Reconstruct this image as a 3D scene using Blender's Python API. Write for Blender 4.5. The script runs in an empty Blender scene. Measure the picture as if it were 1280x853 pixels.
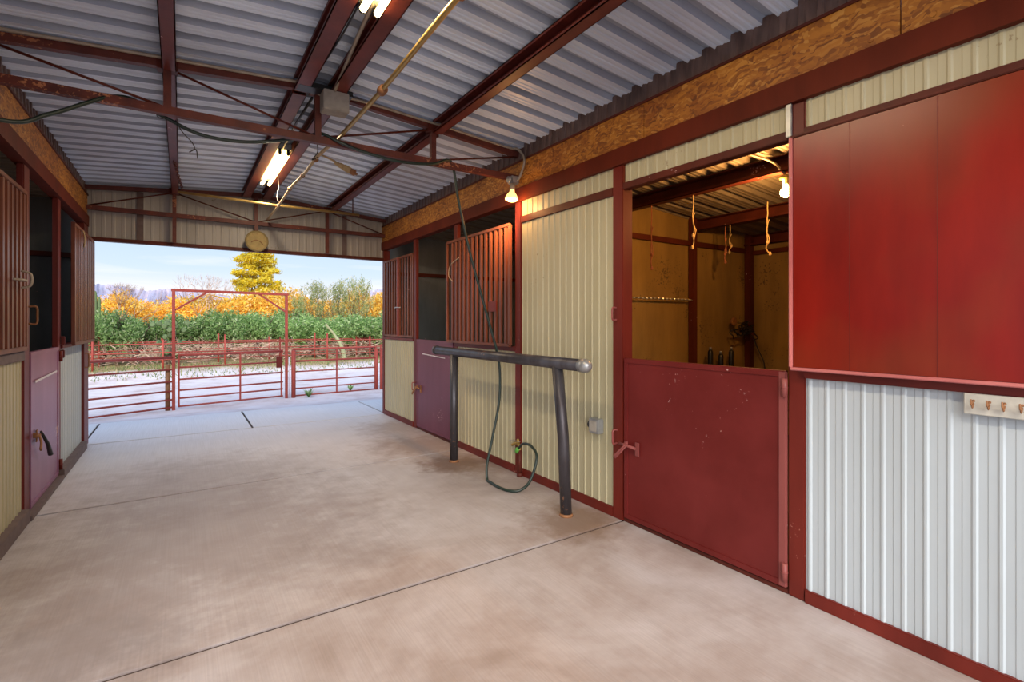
import bpy, bmesh, math, random
from mathutils import Vector, Matrix
random.seed(7)
C = bpy.context.scene.collection
PI = math.pi
# ---------------------------------------------------------------- camera numbers
F = 623.0; YAW = math.atan2(413, F); HY = 404.0; CH = 1.5
S_, C_ = math.sin(YAW), math.cos(YAW)
def ray(x, y):
    u = (x-640)/F; return Vector((u*C_+S_, -u*S_+C_, (HY-y)/F))
def at_z(x, y, z):
    r = ray(x, y); t = (z-CH)/r.z; return Vector((r.x*t, r.y*t, z))
def at_x(x, y, X):
    r = ray(x, y); t = X/r.x; return Vector((X, r.y*t, CH+r.z*t))
def at_y(x, y, Y):
    r = ray(x, y); t = Y/r.y; return Vector((r.x*t, Y, CH+r.z*t))

# ---------------------------------------------------------------- materials
def nt(name):
    m = bpy.data.materials.new(name); m.use_nodes = True
    n = m.node_tree.nodes; l = m.node_tree.links
    return m, n, l, n['Principled BSDF']
def ramp(n, stops):
    r = n.new('ShaderNodeValToRGB'); e = r.color_ramp.elements
    while len(e) < len(stops): e.new(0.5)
    for k, (p, c) in enumerate(stops):
        e[k].position = p; e[k].color = (*c, 1) if len(c) == 3 else c
    return r
def coords(n, l, scale=(1,1,1), rot=(0,0,0)):
    g = n.new('ShaderNodeNewGeometry'); mp = n.new('ShaderNodeMapping')
    mp.inputs['Scale'].default_value = scale; mp.inputs['Rotation'].default_value = rot
    l.new(g.outputs['Position'], mp.inputs['Vector']); return mp
def noise(n, l, vec, scale, detail=4, rough=.55, dist=0):
    t = n.new('ShaderNodeTexNoise'); t.inputs['Scale'].default_value = scale
    t.inputs['Detail'].default_value = detail; t.inputs['Roughness'].default_value = rough
    t.inputs['Distortion'].default_value = dist
    l.new(vec.outputs[0], t.inputs['Vector']); return t
def mix(n, l, fac, a, b, mode='MIX'):
    m = n.new('ShaderNodeMix'); m.data_type = 'RGBA'; m.blend_type = mode
    for sock, v in ((m.inputs[0], fac), (m.inputs[6], a), (m.inputs[7], b)):
        if hasattr(v, 'outputs') or hasattr(v, 'is_linked'): l.new(v.outputs[0] if hasattr(v, 'outputs') else v, sock)
        elif isinstance(v, (int, float)): sock.default_value = v
        else: sock.default_value = (*v, 1)
    return m.outputs[2]
def bump(n, l, b, h, strength=.3, dist=.01):
    bp = n.new('ShaderNodeBump'); bp.inputs['Strength'].default_value = strength
    bp.inputs['Distance'].default_value = dist
    l.new(h, bp.inputs['Height']); l.new(bp.outputs[0], b.inputs['Normal'])

def paint(name, c, c2=None, rough=.45, chip=(.55,.35,.33), chips=.66, metal=0, scale=3, streak=True, spec=.3, brown=None):
    m, n, l, b = nt(name)
    mp = coords(n, l, (1,1,.25 if streak else 1))
    a = noise(n, l, mp, scale, 6, .6)
    c2 = c2 or tuple(v*.6 for v in c)
    r = ramp(n, [(.3, c2), (.7, c)]); l.new(a.outputs[0], r.inputs[0])
    mp2 = coords(n, l)
    d = noise(n, l, mp2, 38, 3, .6)
    g = noise(n, l, mp2, 2.3, 2, .5)
    mu = n.new('ShaderNodeMath'); mu.operation = 'ADD'; l.new(d.outputs[0], mu.inputs[0]); l.new(g.outputs[0], mu.inputs[1])
    rr = ramp(n, [(chips, (0,0,0)), (chips+.03, (1,1,1))])
    mm = n.new('ShaderNodeMath'); mm.operation = 'MULTIPLY'; mm.inputs[1].default_value = .5
    l.new(mu.outputs[0], mm.inputs[0]); l.new(mm.outputs[0], rr.inputs[0])
    l.new(mix(n, l, rr, r.outputs[0], chip), b.inputs['Base Color'])
    b.inputs['Roughness'].default_value = rough; b.inputs['Metallic'].default_value = metal
    b.inputs['Specular IOR Level'].default_value = spec
    if brown:
        q = noise(n, l, mp2, .9, 3, .5, .3); rq = ramp(n, [(.42, (0,0,0)), (.66, (.75,.75,.75))]); l.new(q.outputs[0], rq.inputs[0])  # brown blotches mixed at random over the base colour
        prev = b.inputs['Base Color'].links[0].from_socket
        l.new(mix(n, l, rq, prev, brown), b.inputs['Base Color'])
    bump(n, l, b, a.outputs[0], .15)
    return m
def flat(name, c, rough=.5, metal=0, emit=None, es=0):
    m, n, l, b = nt(name)
    mp = coords(n, l); a = noise(n, l, mp, 14, 4)
    r = ramp(n, [(.3, tuple(v*.72 for v in c)), (.7, c)]); l.new(a.outputs[0], r.inputs[0])
    l.new(r.outputs[0], b.inputs['Base Color'])
    b.inputs['Roughness'].default_value = rough; b.inputs['Metallic'].default_value = metal
    if emit:
        b.inputs['Emission Color'].default_value = (*emit, 1); b.inputs['Emission Strength'].default_value = es
    return m
M = {}
M['red'] = paint('red_steel_paint', (.17,.019,.011), (.09,.01,.006), .45, chip=(.35,.15,.12))
M['header'] = paint('header_oxide_paint', (.14,.022,.009), (.075,.012,.005), .6, chip=(.3,.2,.16), chips=.68, spec=.12)
M['maroon'] = paint('maroon_door_paint', (.165,.019,.017), (.12,.011,.009), .42, chips=.67, streak=False)
M['purple'] = paint('sky_tinted_purple_door_paint', (.17,.05,.08), (.12,.03,.055), .38)  # maroon door with blue sky reflection mixed into its colour
M['lilac'] = paint('sky_tinted_lilac_door_paint', (.3,.13,.22), (.22,.085,.15), .35)  # stronger sky reflection put into the maroon, turning it lilac
M['bright'] = paint('bright_red_door_paint', (.235,.0095,.0035), (.14,.005,.002), .3, chip=(.7,.3,.22), chips=.68, scale=4, brown=(.17,.045,.012))
M['pinkedge'] = paint('worn_red_edge', (.3,.085,.075), (.2,.045,.04), .4)
M['shutteredge'] = paint('worn_shutter_edge', (.6,.2,.18), (.42,.11,.1), .4)
M['darkred'] = paint('oxide_primer', (.12,.024,.014), (.055,.012,.008), .5, spec=.2)
M['truss'] = paint('truss_oxide_paint', (.15,.036,.022), (.07,.02,.016), .5, chip=(.4,.16,.07), chips=.6, streak=False, scale=9)
M['purlin'] = paint('purlin_oxide_paint', (.17,.034,.024), (.09,.018,.013), .42, streak=False, scale=5)
M['grille'] = paint('rusty_grille_bars', (.22,.07,.036), (.11,.03,.018), .38, scale=6)
M['white'] = paint('white_steel_siding', (.48,.535,.56), (.43,.475,.49), .35, chip=(.16,.13,.1), chips=.7)
M['cream'] = paint('cream_steel_siding', (.5,.455,.3), (.4,.36,.22), .42, chip=(.3,.24,.14), chips=.66)
M['gable'] = paint('gable_panel', (.4,.375,.34), (.3,.28,.25), .4, chip=(.2,.17,.12), chips=.66)
M['stallwall'] = paint('stall_wall_board', (.4,.25,.075), (.2,.125,.045), .36, chip=(.12,.08,.04), chips=.6, scale=2.5)
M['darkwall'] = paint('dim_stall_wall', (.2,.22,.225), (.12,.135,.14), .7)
M['pipe'] = paint('bare_steel_pipe', (.1,.1,.115), (.045,.035,.035), .4, chip=(.3,.16,.1), chips=.63, metal=.5, streak=True, scale=7)
M['galv'] = flat('galvanised_fittings', (.42,.43,.43), .4, .6)
M['greybox'] = flat('dusty_grey_box', (.36,.33,.28), .7)
M['conduit'] = flat('dusty_conduit', (.4,.33,.25), .55, .2)
M['brass'] = flat('aged_brass_tube', (.48,.32,.1), .38, .6)
M['hose'] = flat('dark_green_hose', (.012,.028,.02), .4)
M['black'] = flat('black_rubber', (.012,.012,.013), .4)
M['green'] = flat('green_coupling', (.12,.4,.06), .5)
M['rust'] = flat('rust_steel', (.3,.13,.05), .7)
M['chrome'] = flat('bare_bolt', (.6,.58,.54), .35, .8)
M['fence'] = paint('corral_red_pipe', (.42,.075,.05), (.3,.05,.035), .5, chip=(.5,.2,.14))
M['twine'] = flat('hay_twine', (.55,.2,.1), .8)
M['twineyellow'] = flat('straw_twine', (.6,.42,.2), .8)
M['tape'] = flat('tan_tape', (.5,.36,.18), .7)
M['dialrim'] = flat('dull_brass_rim', (.2,.14,.04), .6)
M['dialface'] = flat('yellowed_dial', (.34,.25,.09), .7)
M['board'] = flat('cream_painted_board', (.6,.58,.5), .6)
M['bark'] = flat('bark', (.13,.09,.06), .9)
M['palebark'] = flat('pale_bark', (.42,.42,.22), .9)
M['offwhite'] = flat('pale_offwhite', (.75,.68,.72), .6)
M['tube'] = flat('lit_tube', (1,.9,.7), .5, emit=(1,.66,.24), es=14)
M['bulb'] = flat('lit_bulb', (1,.9,.7), .5, emit=(1,.62,.22), es=25)
M['floodglass'] = flat('lit_flood_glass', (1,.8,.5), .2, emit=(1,.6,.2), es=5)
def glassy():
    m, n, l, b = nt('lamp_glass'); b.inputs['Base Color'].default_value = (1,.75,.45,1)
    b.inputs['Roughness'].default_value = .15; b.inputs['Transmission Weight'].default_value = .6
    b.inputs['Emission Color'].default_value = (1,.55,.2,1); b.inputs['Emission Strength'].default_value = .8
    return m
M['lampglass'] = glassy()

def mat_roof(name, c, c2, metal=.35):
    m, n, l, b = nt(name)
    mp = coords(n, l, (.35, 6, 1)); a = noise(n, l, mp, 3, 6, .65)
    mp2 = coords(n, l); q = noise(n, l, mp2, .7, 3)
    r = ramp(n, [(.3, c2), (.65, c)]); l.new(a.outputs[0], r.inputs[0])
    r2 = ramp(n, [(.35, (.72,.7,.7)), (.65, (1,1,1))]); l.new(q.outputs[0], r2.inputs[0])
    l.new(mix(n, l, 1.0, r.outputs[0], r2.outputs[0], 'MULTIPLY'), b.inputs['Base Color'])
    b.inputs['Metallic'].default_value = metal; b.inputs['Roughness'].default_value = .42
    bump(n, l, b, a.outputs[0], .1)
    return m
M['roof'] = mat_roof('galvanised_roof_sheet', (.74,.86,1.0), (.64,.74,.88), .05)
M['roofrib'] = mat_roof('shaded_roof_rib', (.5,.57,.68), (.37,.42,.5), .05)  # darker rib colour stands in for the shade inside the recesses
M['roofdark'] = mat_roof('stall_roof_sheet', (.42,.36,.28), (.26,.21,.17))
M['eave'] = mat_roof('weathered_eave_strip', (.22,.14,.11), (.09,.055,.045), .1)

def mat_osb():
    m, n, l, b = nt('osb_board')
    mp = coords(n, l, (1, .45, 1.6), (.5,0,0))
    v = n.new('ShaderNodeTexVoronoi'); v.inputs['Scale'].default_value = 42; v.inputs['Randomness'].default_value = 1
    mpw = coords(n, l); w = noise(n, l, mpw, 5, 3)
    ad = n.new('ShaderNodeMixRGB'); ad.blend_type = 'ADD'; ad.inputs[0].default_value = .25
    l.new(mp.outputs[0], ad.inputs[1]); l.new(w.outputs['Color'], ad.inputs[2]); l.new(ad.outputs[0], v.inputs['Vector'])
    sp = n.new('ShaderNodeSeparateColor'); l.new(v.outputs['Color'], sp.inputs[0])
    r = ramp(n, [(0, (.2,.06,.006)), (.45, (.4,.145,.012)), (.8, (.52,.21,.02)), (1, (.6,.3,.06))]); l.new(sp.outputs[0], r.inputs[0])
    a = noise(n, l, mpw, 2.2, 4); r2 = ramp(n, [(.3, (.55,.42,.35)), (.62, (1,1,1))]); l.new(a.outputs[0], r2.inputs[0])
    l.new(mix(n, l, 1.0, r.outputs[0], r2.outputs[0], 'MULTIPLY'), b.inputs['Base Color'])
    b.inputs['Roughness'].default_value = .6; bump(n, l, b, sp.outputs[0], .15)
    return m
M['osb'] = mat_osb()

def mat_concrete():
    m, n, l, b = nt('broomed_concrete')
    mp = coords(n, l)
    big = noise(n, l, mp, .9, 5, .6, .6)
    r = ramp(n, [(.3, (.3,.23,.195)), (.42, (.39,.325,.3)), (.54, (.45,.395,.38)), (.7, (.52,.48,.48))]); l.new(big.outputs[0], r.inputs[0])
    # pinkish dust close to the camera, pale sheen painted in towards the open end
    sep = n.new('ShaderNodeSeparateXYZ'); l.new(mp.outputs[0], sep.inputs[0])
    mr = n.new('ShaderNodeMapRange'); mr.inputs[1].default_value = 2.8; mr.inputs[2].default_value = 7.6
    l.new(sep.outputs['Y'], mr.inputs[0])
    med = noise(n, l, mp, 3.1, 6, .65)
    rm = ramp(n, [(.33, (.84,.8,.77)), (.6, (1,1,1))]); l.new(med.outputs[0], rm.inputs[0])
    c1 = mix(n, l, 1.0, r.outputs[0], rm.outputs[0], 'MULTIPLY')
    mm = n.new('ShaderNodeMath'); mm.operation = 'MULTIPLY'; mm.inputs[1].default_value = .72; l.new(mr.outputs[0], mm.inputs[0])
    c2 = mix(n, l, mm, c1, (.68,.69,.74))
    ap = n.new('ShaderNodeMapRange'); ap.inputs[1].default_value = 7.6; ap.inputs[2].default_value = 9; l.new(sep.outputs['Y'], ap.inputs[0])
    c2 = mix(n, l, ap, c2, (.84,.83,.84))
    # broom marks running along the aisle
    mb = coords(n, l, (110, 1.6, 1)); br = noise(n, l, mb, 1, 3, .6)
    rb = ramp(n, [(.35, (.92,.92,.915)), (.65, (1.03,1.03,1.03))]); l.new(br.outputs[0], rb.inputs[0])
    c3 = mix(n, l, 1.0, c2, rb.outputs[0], 'MULTIPLY')
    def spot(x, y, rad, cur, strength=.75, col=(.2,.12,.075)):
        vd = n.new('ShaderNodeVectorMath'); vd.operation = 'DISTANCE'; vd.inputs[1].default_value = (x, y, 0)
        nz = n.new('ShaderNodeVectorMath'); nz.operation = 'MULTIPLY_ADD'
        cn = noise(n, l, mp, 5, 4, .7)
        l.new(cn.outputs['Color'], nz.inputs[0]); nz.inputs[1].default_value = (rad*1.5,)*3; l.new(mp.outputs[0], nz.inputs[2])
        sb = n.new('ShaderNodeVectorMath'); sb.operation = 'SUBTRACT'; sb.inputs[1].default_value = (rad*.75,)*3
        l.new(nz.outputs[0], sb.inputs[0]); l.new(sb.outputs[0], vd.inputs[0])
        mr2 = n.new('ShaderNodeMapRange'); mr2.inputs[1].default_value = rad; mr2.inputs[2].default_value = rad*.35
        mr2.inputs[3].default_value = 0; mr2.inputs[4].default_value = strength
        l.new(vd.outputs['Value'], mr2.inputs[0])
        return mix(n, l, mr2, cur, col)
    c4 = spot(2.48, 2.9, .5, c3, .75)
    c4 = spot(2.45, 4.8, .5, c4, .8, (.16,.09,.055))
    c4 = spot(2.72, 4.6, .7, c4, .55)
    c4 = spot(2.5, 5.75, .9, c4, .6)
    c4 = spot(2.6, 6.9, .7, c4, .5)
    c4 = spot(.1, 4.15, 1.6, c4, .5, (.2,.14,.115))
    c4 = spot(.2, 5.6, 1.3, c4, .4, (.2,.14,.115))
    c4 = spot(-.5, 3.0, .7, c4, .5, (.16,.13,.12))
    l.new(c4, b.inputs['Base Color'])
    b.inputs['Roughness'].default_value = .55
    bump(n, l, b, br.outputs[0], .22, .004)
    return m
M['concrete'] = mat_concrete()
M['seam'] = flat('joint_dirt', (.06,.035,.025), .95)
M['curb'] = flat('weathered_curb', (.16,.11,.1), .8)

def mat_ground():
    m, n, l, b = nt('pale_sandy_ground')
    mp = coords(n, l); a = noise(n, l, mp, 1.4, 8, .7)
    r = ramp(n, [(.3, (.6,.48,.45)), (.5, (.78,.69,.67)), (.7, (.86,.8,.8))]); l.new(a.outputs[0], r.inputs[0])
    sep = n.new('ShaderNodeSeparateXYZ'); l.new(mp.outputs[0], sep.inputs[0])
    d = noise(n, l, mp, .25, 4)
    ad = n.new('ShaderNodeMath'); ad.operation = 'MULTIPLY_ADD'; ad.inputs[1].default_value = 3.5
    l.new(d.outputs[0], ad.inputs[0]); l.new(sep.outputs['Y'], ad.inputs[2])
    mr = n.new('ShaderNodeMapRange'); mr.inputs[1].default_value = 21.6; mr.inputs[2].default_value = 22.4; l.new(ad.outputs[0], mr.inputs[0])
    g = noise(n, l, mp, 4, 6, .7)
    rg = ramp(n, [(.35, (.2,.12,.06)), (.55, (.5,.36,.17)), (.72, (.55,.47,.28))]); l.new(g.outputs[0], rg.inputs[0])
    l.new(mix(n, l, mr, r.outputs[0], rg.outputs[0]), b.inputs['Base Color'])
    b.inputs['Roughness'].default_value = .95; b.inputs['Specular IOR Level'].default_value = .1
    bump(n, l, b, a.outputs[0], .35, .03)
    return m
M['ground'] = mat_ground()
M['dirt'] = flat('stall_dirt', (.12,.085,.06), .95)
def mat_leaf(name, stops, tr=.35):
    m, n, l, b = nt(name)
    g = n.new('ShaderNodeNewGeometry'); r = ramp(n, stops); l.new(g.outputs['Random Per Island'], r.inputs[0])
    o = n.new('ShaderNodeObjectInfo'); hs = n.new('ShaderNodeHueSaturation')
    mr = n.new('ShaderNodeMapRange'); mr.inputs[3].default_value = .8; mr.inputs[4].default_value = 1.2
    l.new(o.outputs['Random'], mr.inputs[0]); l.new(mr.outputs[0], hs.inputs['Value']); l.new(r.outputs[0], hs.inputs['Color'])
    l.new(hs.outputs[0], b.inputs['Base Color']); b.inputs['Roughness'].default_value = .8
    b.inputs['Specular IOR Level'].default_value = .1
    t = n.new('ShaderNodeBsdfTranslucent'); l.new(hs.outputs[0], t.inputs[0])
    ms = n.new('ShaderNodeMixShader'); ms.inputs[0].default_value = tr
    out = n['Material Output']; l.new(b.outputs[0], ms.inputs[1]); l.new(t.outputs[0], ms.inputs[2]); l.new(ms.outputs[0], out.inputs[0])
    return m
M['leafgreen'] = mat_leaf('mesquite_leaves', [(0,(.1,.2,.06)),(.45,(.26,.42,.13)),(.85,(.42,.56,.22)),(1,(.6,.66,.4))])
M['leafolive'] = mat_leaf('olive_leaves', [(0,(.16,.22,.08)),(.5,(.32,.38,.14)),(.8,(.5,.46,.2)),(1,(.72,.6,.36))])
M['leafgold'] = mat_leaf('sun_gilded_leaves', [(0,(.75,.38,.05)),(.5,(1,.62,.08)),(.85,(1,.76,.17)),(1,(1,.85,.4))])  # low sunlight is put into the gold of these leaf colours
M['leafyellow'] = mat_leaf('sunlit_yellow_leaves', [(0,(.85,.55,.01)),(.4,(1,.8,.05)),(.85,(1,.88,.12)),(1,(1,.95,.35))])  # same for the tall tree: sunlight painted in as bright yellow
M['twig'] = mat_leaf('dry_twigs', [(0,(.35,.2,.14)),(1,(.7,.5,.36))], .1)
M['cactus'] = flat('cactus_skin', (.14,.2,.08), .8)
def mat_mtn():
    m, n, l, b = nt('hazy_mountain_rock')
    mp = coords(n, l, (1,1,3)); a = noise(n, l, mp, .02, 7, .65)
    r = ramp(n, [(.35, (.42,.43,.56)), (.65, (.66,.55,.6))]); l.new(a.outputs[0], r.inputs[0])  # distance haze is mixed into these pale violet rock colours
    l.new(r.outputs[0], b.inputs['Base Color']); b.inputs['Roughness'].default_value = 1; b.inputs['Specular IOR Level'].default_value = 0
    return m
M['mountain'] = mat_mtn()

# ---------------------------------------------------------------- mesh helpers
class MB:
    def __init__(s): s.v = []; s.f = []; s.sm = []
    def add(s, vs, fs, smooth=False):
        o = len(s.v); s.v += [Vector(v) for v in vs]; s.f += [tuple(o+i for i in f) for f in fs]; s.sm += [smooth]*len(fs)
        return s
    def box(s, x0, x1, y0, y1, z0, z1):
        v = [(x,y,z) for x in (x0,x1) for y in (y0,y1) for z in (z0,z1)]
        return s.add(v, [(0,1,3,2),(4,6,7,5),(0,4,5,1),(2,3,7,6),(0,2,6,4),(1,5,7,3)])
    def rbox(s, x0, x1, y0, y1, z0, z1, r=.004):       # box with chamfered long edges all round
        bm = bmesh.new(); bmesh.ops.create_cube(bm, size=1)
        for v in bm.verts:
            v.co = Vector(((x0+x1)/2+v.co.x*(x1-x0), (y0+y1)/2+v.co.y*(y1-y0), (z0+z1)/2+v.co.z*(z1-z0)))
        bmesh.ops.bevel(bm, geom=bm.edges[:], offset=r, segments=2, affect='EDGES')
        bm.verts.ensure_lookup_table()
        s.add([v.co.copy() for v in bm.verts], [[v.index for v in f.verts] for f in bm.faces]); bm.free(); return s
    def bar(s, a, b, w, h=None, up=(0,0,1)):            # square bar between two points
        a = Vector(a); b = Vector(b); d = (b-a).normalized(); u = Vector(up)
        if abs(d.dot(u)) > .95: u = Vector((0,1,0))
        sx = d.cross(u).normalized()*(w/2); sz = sx.cross(d).normalized()*((h or w)/2)
        v = [p+i*sx+j*sz for p in (a,b) for i,j in ((-1,-1),(1,-1),(1,1),(-1,1))]
        return s.add(v, [(3,2,1,0),(4,5,6,7),(0,1,5,4),(1,2,6,5),(2,3,7,6),(3,0,4,7)])
    def tube(s, pts, r, seg=10, closed=False, cap=True):
        pts = [Vector(p) for p in pts]; n = len(pts); rs = r if isinstance(r, (list,tuple)) else [r]*n
        vs = []; prev = None
        for i, p in enumerate(pts):
            if closed: d = (pts[(i+1)%n]-pts[i-1]).normalized()
            else: d = (pts[min(i+1,n-1)]-pts[max(i-1,0)]).normalized()
            if prev is None:
                u = Vector((0,0,1)) if abs(d.z) < .9 else Vector((1,0,0))
            else: u = prev
            u = (u-d*u.dot(d)).normalized(); prev = u; w = d.cross(u)
            for k in range(seg):
                a = 2*PI*k/seg; vs.append(p+(u*math.cos(a)+w*math.sin(a))*rs[i])
        fs = []
        for i in range(n if closed else n-1):
            j = (i+1)%n
            for k in range(seg): fs.append((i*seg+k, i*seg+(k+1)%seg, j*seg+(k+1)%seg, j*seg+k))
        s.add(vs, fs, True)
        if cap and not closed:
            o = len(s.v)-n*seg
            s.f.append(tuple(o+k for k in range(seg))[::-1]); s.sm.append(False)
            s.f.append(tuple(o+(n-1)*seg+k for k in range(seg))); s.sm.append(False)
        return s
    def lathe(s, c, axis, prof, seg=20):                # prof: (distance along axis, radius)
        c = Vector(c); a = Vector(axis).normalized(); u = Vector((0,0,1)) if abs(a.z) < .9 else Vector((1,0,0))
        u = (u-a*u.dot(a)).normalized(); w = a.cross(u); vs = []
        for t, r in prof:
            for k in range(seg):
                q = 2*PI*k/seg; vs.append(c+a*t+(u*math.cos(q)+w*math.sin(q))*max(r,1e-4))
        fs = [(i*seg+k, i*seg+(k+1)%seg, (i+1)*seg+(k+1)%seg, (i+1)*seg+k) for i in range(len(prof)-1) for k in range(seg)]
        s.add(vs, fs, True); o = len(s.v)-len(vs)
        s.f.append(tuple(o+k for k in range(seg))[::-1]); s.sm.append(False)
        s.f.append(tuple(o+(len(prof)-1)*seg+k for k in range(seg))); s.sm.append(False)
        return s
WL = {}
def _mesh(name, mb, mat, off):
    me = bpy.data.meshes.new(name)
    me.from_pydata([v-off for v in mb.v], [], mb.f)
    me.polygons.foreach_set('use_smooth', mb.sm); me.materials.append(mat)
    bm = bmesh.new(); bm.from_mesh(me); bmesh.ops.recalc_face_normals(bm, faces=bm.faces[:]); bm.to_mesh(me); bm.free()
    me.update(); return me
def obj(name, mb, mat, parent=None):
    if parent is None:
        xs = [v.x for v in mb.v]; ys = [v.y for v in mb.v]; zs = [v.z for v in mb.v]
        off = Vector(((min(xs)+max(xs))/2, (min(ys)+max(ys))/2, min(zs)))
    else: off = WL[parent.name]
    o = bpy.data.objects.new(name, _mesh(name, mb, mat, off)); C.objects.link(o)
    if parent is None: o.location = off
    else: o.parent = parent
    WL[o.name] = off; return o
def tag(o, label, cat, group=None, kind=None):
    o['label'] = label; o['category'] = cat
    if group: o['group'] = group
    if kind: o['kind'] = kind
    return o
def thing(name, label, cat, loc, group=None):
    o = bpy.data.objects.new(name, None); C.objects.link(o); o.location = loc; o.empty_display_size = .1
    WL[o.name] = Vector(loc); return tag(o, label, cat, group)
def struct(name, mb, mat, label=None, cat=None):
    o = obj(name, mb, mat); o['kind'] = 'structure'
    if label: o['label'] = label
    if cat: o['category'] = cat
    return o
def spline(pts, n=8):                                   # smooth Catmull-Rom through points
    pts = [Vector(p) for p in pts]; out = []
    for i in range(len(pts)-1):
        p0 = pts[max(i-1,0)]; p1 = pts[i]; p2 = pts[i+1]; p3 = pts[min(i+2,len(pts)-1)]
        for k in range(n):
            t = k/n
            out.append(.5*((2*p1)+(p2-p0)*t+(2*p0-5*p1+4*p2-p3)*t*t+(3*p1-p0-3*p2+p3)*t**3))
    return out+[pts[-1]]

# ---------------------------------------------------------------- barn numbers
XR, XL, YE, YB = 2.8, -1.0, 8.1, -1.4
RIDGE = .9
def roof_z(x): return 3.385-.085*abs(x-RIDGE)
def sx(side, proud):                                    # x of a point standing proud of a wall's face, into the aisle
    return XR-proud if side > 0 else XL+proud
def wbox(mb, side, p0, p1, y0, y1, z0, z1, r=None):
    a, b_ = sorted((sx(side,p0), sx(side,p1)))
    return mb.rbox(a,b_,y0,y1,z0,z1,r) if r else mb.box(a,b_,y0,y1,z0,z1)

# ---------------------------------------------------------------- floor, apron, ground
def slab(mb, x0, x1, y0, y1, z=0, g=.014, t=.12):
    mb.rbox(x0+g, x1-g, y0+g, y1-g, z-t, z, .002)
mb = MB()
for a, b_ in ((-4.2,.1),(.1,2.69),(2.69,5.27),(5.27,8.0)):
    if a < 0: slab(mb, XL-4.4, XR+.02, a, b_)
    else: slab(mb, XL-.1 if a > 2 else XL-4.4, XR+.02, a, b_)
struct('floor', mb, M['concrete'], 'broom-finished concrete aisle floor with dark control joints', 'floor')
mb = MB(); mb.box(XL-4.4, XR+.03, -4.2, 8.0, -.16, -.012); mb.box(-3, 7, 8.0, 9.62, -.16, -.012)
struct('floor_joint_bed', mb, M['seam'], 'dark dirt lying in the joints between the concrete slabs', 'floor')
mb = MB()
for a, b_ in ((-3,-1.02),(-1.02,.85),(.85,2.82),(2.82,4.8),(4.8,7)): slab(mb, a, b_, 8.0, 9.62)
struct('floor_apron', mb, M['concrete'], 'pale concrete apron outside the open end of the aisle', 'floor')
# ground: falls away from the apron towards the corral
def gz(x, y):
    if y < 9.3: return -.05
    t = min(1, (y-9.3)/3.0); z = -.02-.3*t*t*(3-2*t)
    if y > 19: z += .25*min(1, (y-19)/1.5)
    return z
mb = MB(); ys = [-60,-20,-5,8.5,9.3]+[9.3+.3*i for i in range(1,12)]+[14,16,18,19,19.5,20,20.5,22,26,35,60,120,300,900]
xs = [-700,-200,-60,-20,-10,-5,0,5,10,20,60,200,900]
vs = [(x,y,gz(x,y)-(.15 if y<8.6 else 0)) for y in ys for x in xs]; nx = len(xs)
mb.add(vs, [(j*nx+i, j*nx+i+1, (j+1)*nx+i+1, (j+1)*nx+i) for j in range(len(ys)-1) for i in range(nx-1)], True)
struct('ground', mb, M['ground'], 'pale sandy corral ground outside the barn', 'ground')
mb = MB(); mb.box(XR+.05, 6.8, .02, 8.1, -.1, 0); struct('floor_stall_right', mb, M['dirt'], 'bare dirt floor of the right stalls', 'floor')
mb = MB(); mb.box(-5, XL-.11, 2.72, 8.0, -.02, 0.0); struct('floor_stall_left', mb, M['dirt'], 'bare dirt floor of the left stalls', 'floor')

# ---------------------------------------------------------------- roofs
def corr_profile(y0, y1, per=.2, h=.045, mi=.005):
    out = []; y = y0
    while y < y1:
        out += [(y,0),(y+per*.15,0),(y+per*.19,mi),(y+per*.23,mi),(y+per*.27,0),(y+per*.35,0),(y+per*.39,mi),(y+per*.43,mi),(y+per*.47,0),(y+per*.56,0),(y+per*.62,h),(y+per*.94,h)]; y += per
    out.append((y,0)); return out
def roof(xpts, y0, y1, per=.2):
    prof = corr_profile(y0, y1, per); vs = [(x, y, z+h) for (x,z) in xpts for (y,h) in prof]; n = len(prof)
    mb = MB().add(vs, [(i*n+j, i*n+j+1, (i+1)*n+j+1, (i+1)*n+j) for i in range(len(xpts)-1) for j in range(n-1)])
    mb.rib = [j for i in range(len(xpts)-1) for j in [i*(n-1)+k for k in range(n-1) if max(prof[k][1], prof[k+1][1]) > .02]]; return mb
_rm = roof([(XL-.02, roof_z(XL)), (RIDGE, roof_z(RIDGE)), (XR+.02, roof_z(XR))], YB, YE+.05)
_ro = struct('ceiling', _rm, M['roof'],
       'ribbed galvanised roof sheeting over the aisle', 'roof')
def stall_roof_z(X): return 3.045-.08*(X-2.8)
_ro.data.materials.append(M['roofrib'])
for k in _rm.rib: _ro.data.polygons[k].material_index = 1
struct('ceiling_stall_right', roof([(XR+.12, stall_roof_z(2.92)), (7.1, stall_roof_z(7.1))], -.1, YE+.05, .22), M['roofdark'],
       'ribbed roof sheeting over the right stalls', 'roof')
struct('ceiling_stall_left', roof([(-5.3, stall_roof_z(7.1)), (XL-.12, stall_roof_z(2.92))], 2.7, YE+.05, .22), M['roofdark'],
       'ribbed roof sheeting over the left stalls', 'roof')

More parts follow.
